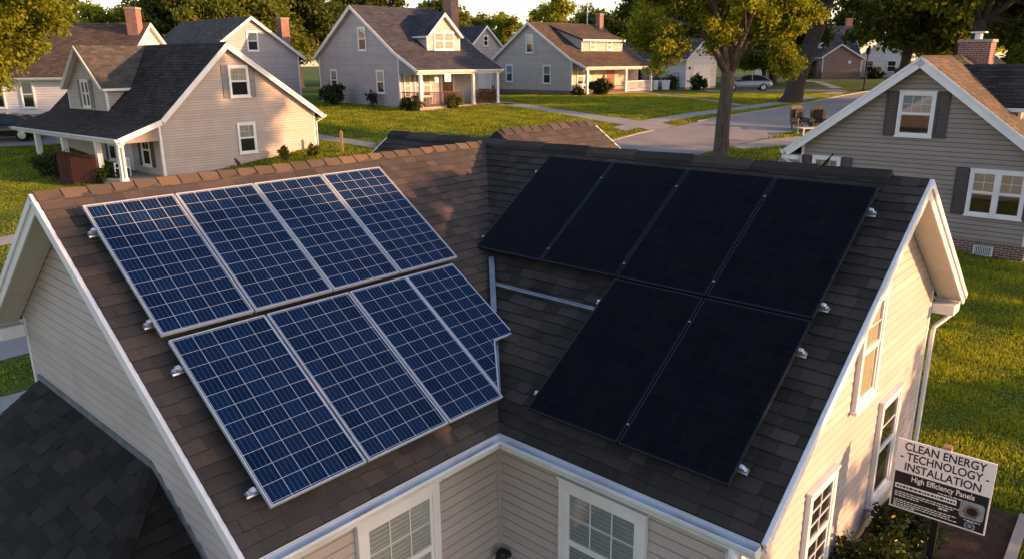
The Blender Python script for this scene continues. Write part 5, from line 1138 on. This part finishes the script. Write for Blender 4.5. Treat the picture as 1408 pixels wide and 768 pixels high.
for k, (x, y, rz, lb) in enumerate(((16.45, 43.3, 14, 'wicker garden chair with dark cushion by the street, the left of two'), (17.4, 43.0, -6, 'round backed wicker garden chair with dark cushion, half hidden by the taupe roof'))):
    t = thing('wicker_chair', lb, 'chair', (x, y, hgt(y)), R_(rz), 'wicker chairs by the street')
    b = MB(); b.box(-.36, .36, -.40, .34, .34, .44); o = b.build('seat', 'tan', t, bevel=.03); q = MB(); q.box(-.30, .30, -.38, .22, .441, .54); q.build('cushion', 'black', t, bevel=.03)
    top = [(-.40, .36, .45), (.40, .36, .45), (.42, .44, 1.2 - .1 * k), (.28, .46, 1.32), (0, .47, 1.36 if k else 1.33), (-.28, .46, 1.32), (-.42, .44, 1.2 - .1 * k)]
    b = MB(); b.prism(top, V(0, .07, 0))
    for i in range(7): b.box(-.39 + i * .125, -.36 + i * .125, .335, .36, .46, 1.18)
    b.build('backrest', 'tan', t)
    b = MB(); b.prism([(-.25, .31, .66), (.25, .31, .66), (.26, .33, 1.16), (-.26, .33, 1.16)], V(0, -.09, 0)); b.build('back_cushion', 'black', t, bevel=.03)
    for sx in (-1, 1):
        b = MB(); b.box(min(sx * .37, sx * .47), max(sx * .37, sx * .47), -.42, .36, .60, .67); b.box(min(sx * .38, sx * .45), max(sx * .38, sx * .45), -.42, -.34, .05, .599)
        for i in range(5): b.box(min(sx * .40, sx * .43), max(sx * .40, sx * .43), -.28 + i * .13, -.22 + i * .13, .30, .599)
        b.build('armrest', 'tan', t)
        b = MB(); b.box(min(sx * .30, sx * .36), max(sx * .30, sx * .36), -.395, -.335, 0, .339); b.build('leg', 'tan', t); b = MB(); b.box(min(sx * .30, sx * .36), max(sx * .30, sx * .36), .27, .33, 0, .339); b.build('leg', 'tan', t)
t = thing('low_table', 'low pale slatted table in front of the wicker chairs', 'table', (16.5, 42.0, hgt(42.0)), R_(8))
b = MB()
for i in range(6): b.box(-.6, .6, -.38 + i * .125, -.28 + i * .125, .36, .40)
b.build('tabletop', 'gutter', t)
for x in (-.52, .52):
    for y in (-.32, .3): b = MB(); b.box(x - .03, x + .03, y - .03, y + .03, 0, .359); b.build('leg', 'gutter', t)
b = MB(); b.box(-.065, .065, -.065, .065, -.3, 1.05); b.lathe([(.07, 1.05), (.0, 1.12)], 4, 0)
tag(b.build('wooden_post', 'wood'), 'short bare wooden post standing in the lawn right of the beige house', 'post').location = (-8.7, 39.0, hgt(39.0))
t = thing('lamp_post', 'thin dark lamp post beside the far sidewalk', 'lamp post', (32.0, 69.9, hgt(69.9)))
b = MB(); b.tube([(0, 0, -.3), (0, 0, .5), (0, 0, 3.1)], [.11, .07, .055], 10); b.build('pole', 'black', t)
b = MB(); b.lathe([(.05, 3.1), (.16, 3.2), (.2, 3.6), (.05, 3.75), (0, 3.8)], 8); b.build('lantern', 'black', t)
b = MB(); b.tube([(0, 0, 0), (0, 0, 9), (0, 0, 17)], [.09, .07, .04], 8); b.tube([(-.9, 0, 16.2), (.9, 0, 16.2)], .03, 5); b.tube([(-.6, 0, 15.6), (.6, 0, 15.6)], .03, 5)
tag(b.build('antenna_mast', 'gutter'), 'thin radio mast against the pale sky behind the brown roofed house', 'antenna').location = (9.6, 98, hgt(98))
for k, (x, y, lb) in enumerate(((14.15, 75.6, 'narrow white bin before the dark hedge, the left of the two'), (15.1, 75.4, 'wide white bin before the dark hedge, the right of the two'))):
    t = thing('garden_bin', lb, 'bin', (x, y, hgt(y)), 0, 'white bins by the hedge'); w2 = .26 if k == 0 else .42
    b = MB(); b.prism([(-w2 * .8, -.3, .02), (w2 * .8, -.3, .02), (w2, -.3, .85), (-w2, -.3, .85)], V(0, .6, 0)); b.build('tub', 'sign_white', t, bevel=.05)
    b = MB(); b.box(-w2 - .04, w2 + .04, -.34, .34, .852, .93); b.build('lid', 'sign_white', t, bevel=.03)
# maroon board screen by the columned porch
t = thing('board_screen', 'low maroon board screen beside the white porch columns', 'screen', (-19.4, 33.6, hgt(33.6)), R_(2))
b = MB()
for i in range(9):
    b.box(-.75 + i * .17, -.75 + i * .17 + .16, -.02, .02, .02, 1.45 - .03 * i)
b.build('boards', 'maroon', t)
b = MB(); b.beam((-.78, -.05, 1.49), (.82, -.05, 1.21), .1, (0, 0, 1), .05); b.build('cap_rail', 'maroon', t)
for x in (-.78, .8): b = MB(); b.box(x - .05, x + .05, .022, .11, -.3, 1.3); b.build('post', 'maroon', t)
# porch chair
q = LH.matrix_basis @ Vector((-1.15, 1.55, .16)); t = thing('porch_chair', 'small white chair on the columned porch', 'chair', q, R_(50 - 60))
b = MB(); b.box(-.25, .25, -.24, .24, .40, .44); b.build('seat', 'trim', t)
b = MB(); b.box(-.25, .25, .20, .24, .78, .86)
for i in range(5): b.box(-.23 + i * .105, -.19 + i * .105, .21, .235, .441, .78)
b.build('backrest', 'trim', t)
for x in (-.22, .22):
    for y in (-.21, .21): b = MB(); b.box(x - .02, x + .02, y - .02, y + .02, 0, .399); b.build('leg', 'trim', t)
    b = MB(); b.box(x - .025, x + .025, -.22, .2, .62, .65); b.box(x - .02, x + .02, -.21, -.17, .441, .62); b.build('armrest', 'trim', t)
# bird on the sunlit ridge
t = thing('bird', 'small dark bird perched on the sunlit ridge above the blue panels', 'bird', HM @ Vector((-.72, HW, ER + .03)), R_(150)); t.scale = (.72, .72, .72)
rsk = MB(); rsk.tube([(-.10, 0, .035), (-.06, 0, .06), (-.02, 0, .085), (.02, 0, .105), (.045, 0, .13), (.06, 0, .15), (.08, 0, .155), (.10, 0, .15)], [.006, .016, .03, .034, .027, .022, .018, .003], 10); rsk.build('body', 'bird', t, smooth=True)
b = MB(); b.beam((-.07, 0, .055), (-.17, 0, .005), .03, (0, 0, 1), .008); b.build('tail', 'bird', t)
for y in (-.014, .014): b = MB(); b.tube([(.0, y, .085), (.01, y, .0)], .004, 5); b.tube([(-.012, y, .002), (.03, y, .002)], .003, 5); b.build('leg', 'black', t)
# dead leaves caught in the inner gutters
for k, (p, ln, lb) in enumerate((((-1.95, -.045), (0.10, .022), 'little clump of dead leaves in the gutter above the left window'), ((-.34, -.045), (.2, .022), 'wet leaves in the left gutter just before the inner corner'), ((-.045, -.40), (.022, .22), 'dark leaf litter in the right gutter beside the inner corner'), ((-.045, -2.5), (.022, .25), 'leaf litter near the outer end of the right gutter'))):
    rs = np.random.RandomState(90 + k); n = 90; c = np.array([p[0], p[1], ES - .112]) + rs.uniform(-1, 1, (n, 3)) * np.array([ln[0], ln[1], .012]); d1 = rs.normal(size=(n, 3)) * np.array([1, 1, .35]); d1 /= np.linalg.norm(d1, axis=1)[:, None]; d2 = np.cross(d1, rs.normal(size=(n, 3)) * np.array([.3, .3, 1])); d2 /= np.linalg.norm(d2, axis=1)[:, None]
    v = np.stack([c - d1 * .018, c + d2 * .011, c + d1 * .018, c - d2 * .011], 1).reshape(-1, 3); o = fast_mesh('leaf_litter', v, 4, 'litter', rs.random(n)); tag(o, lb, 'dead leaves', 'leaves in the gutters'); o.matrix_world = HM
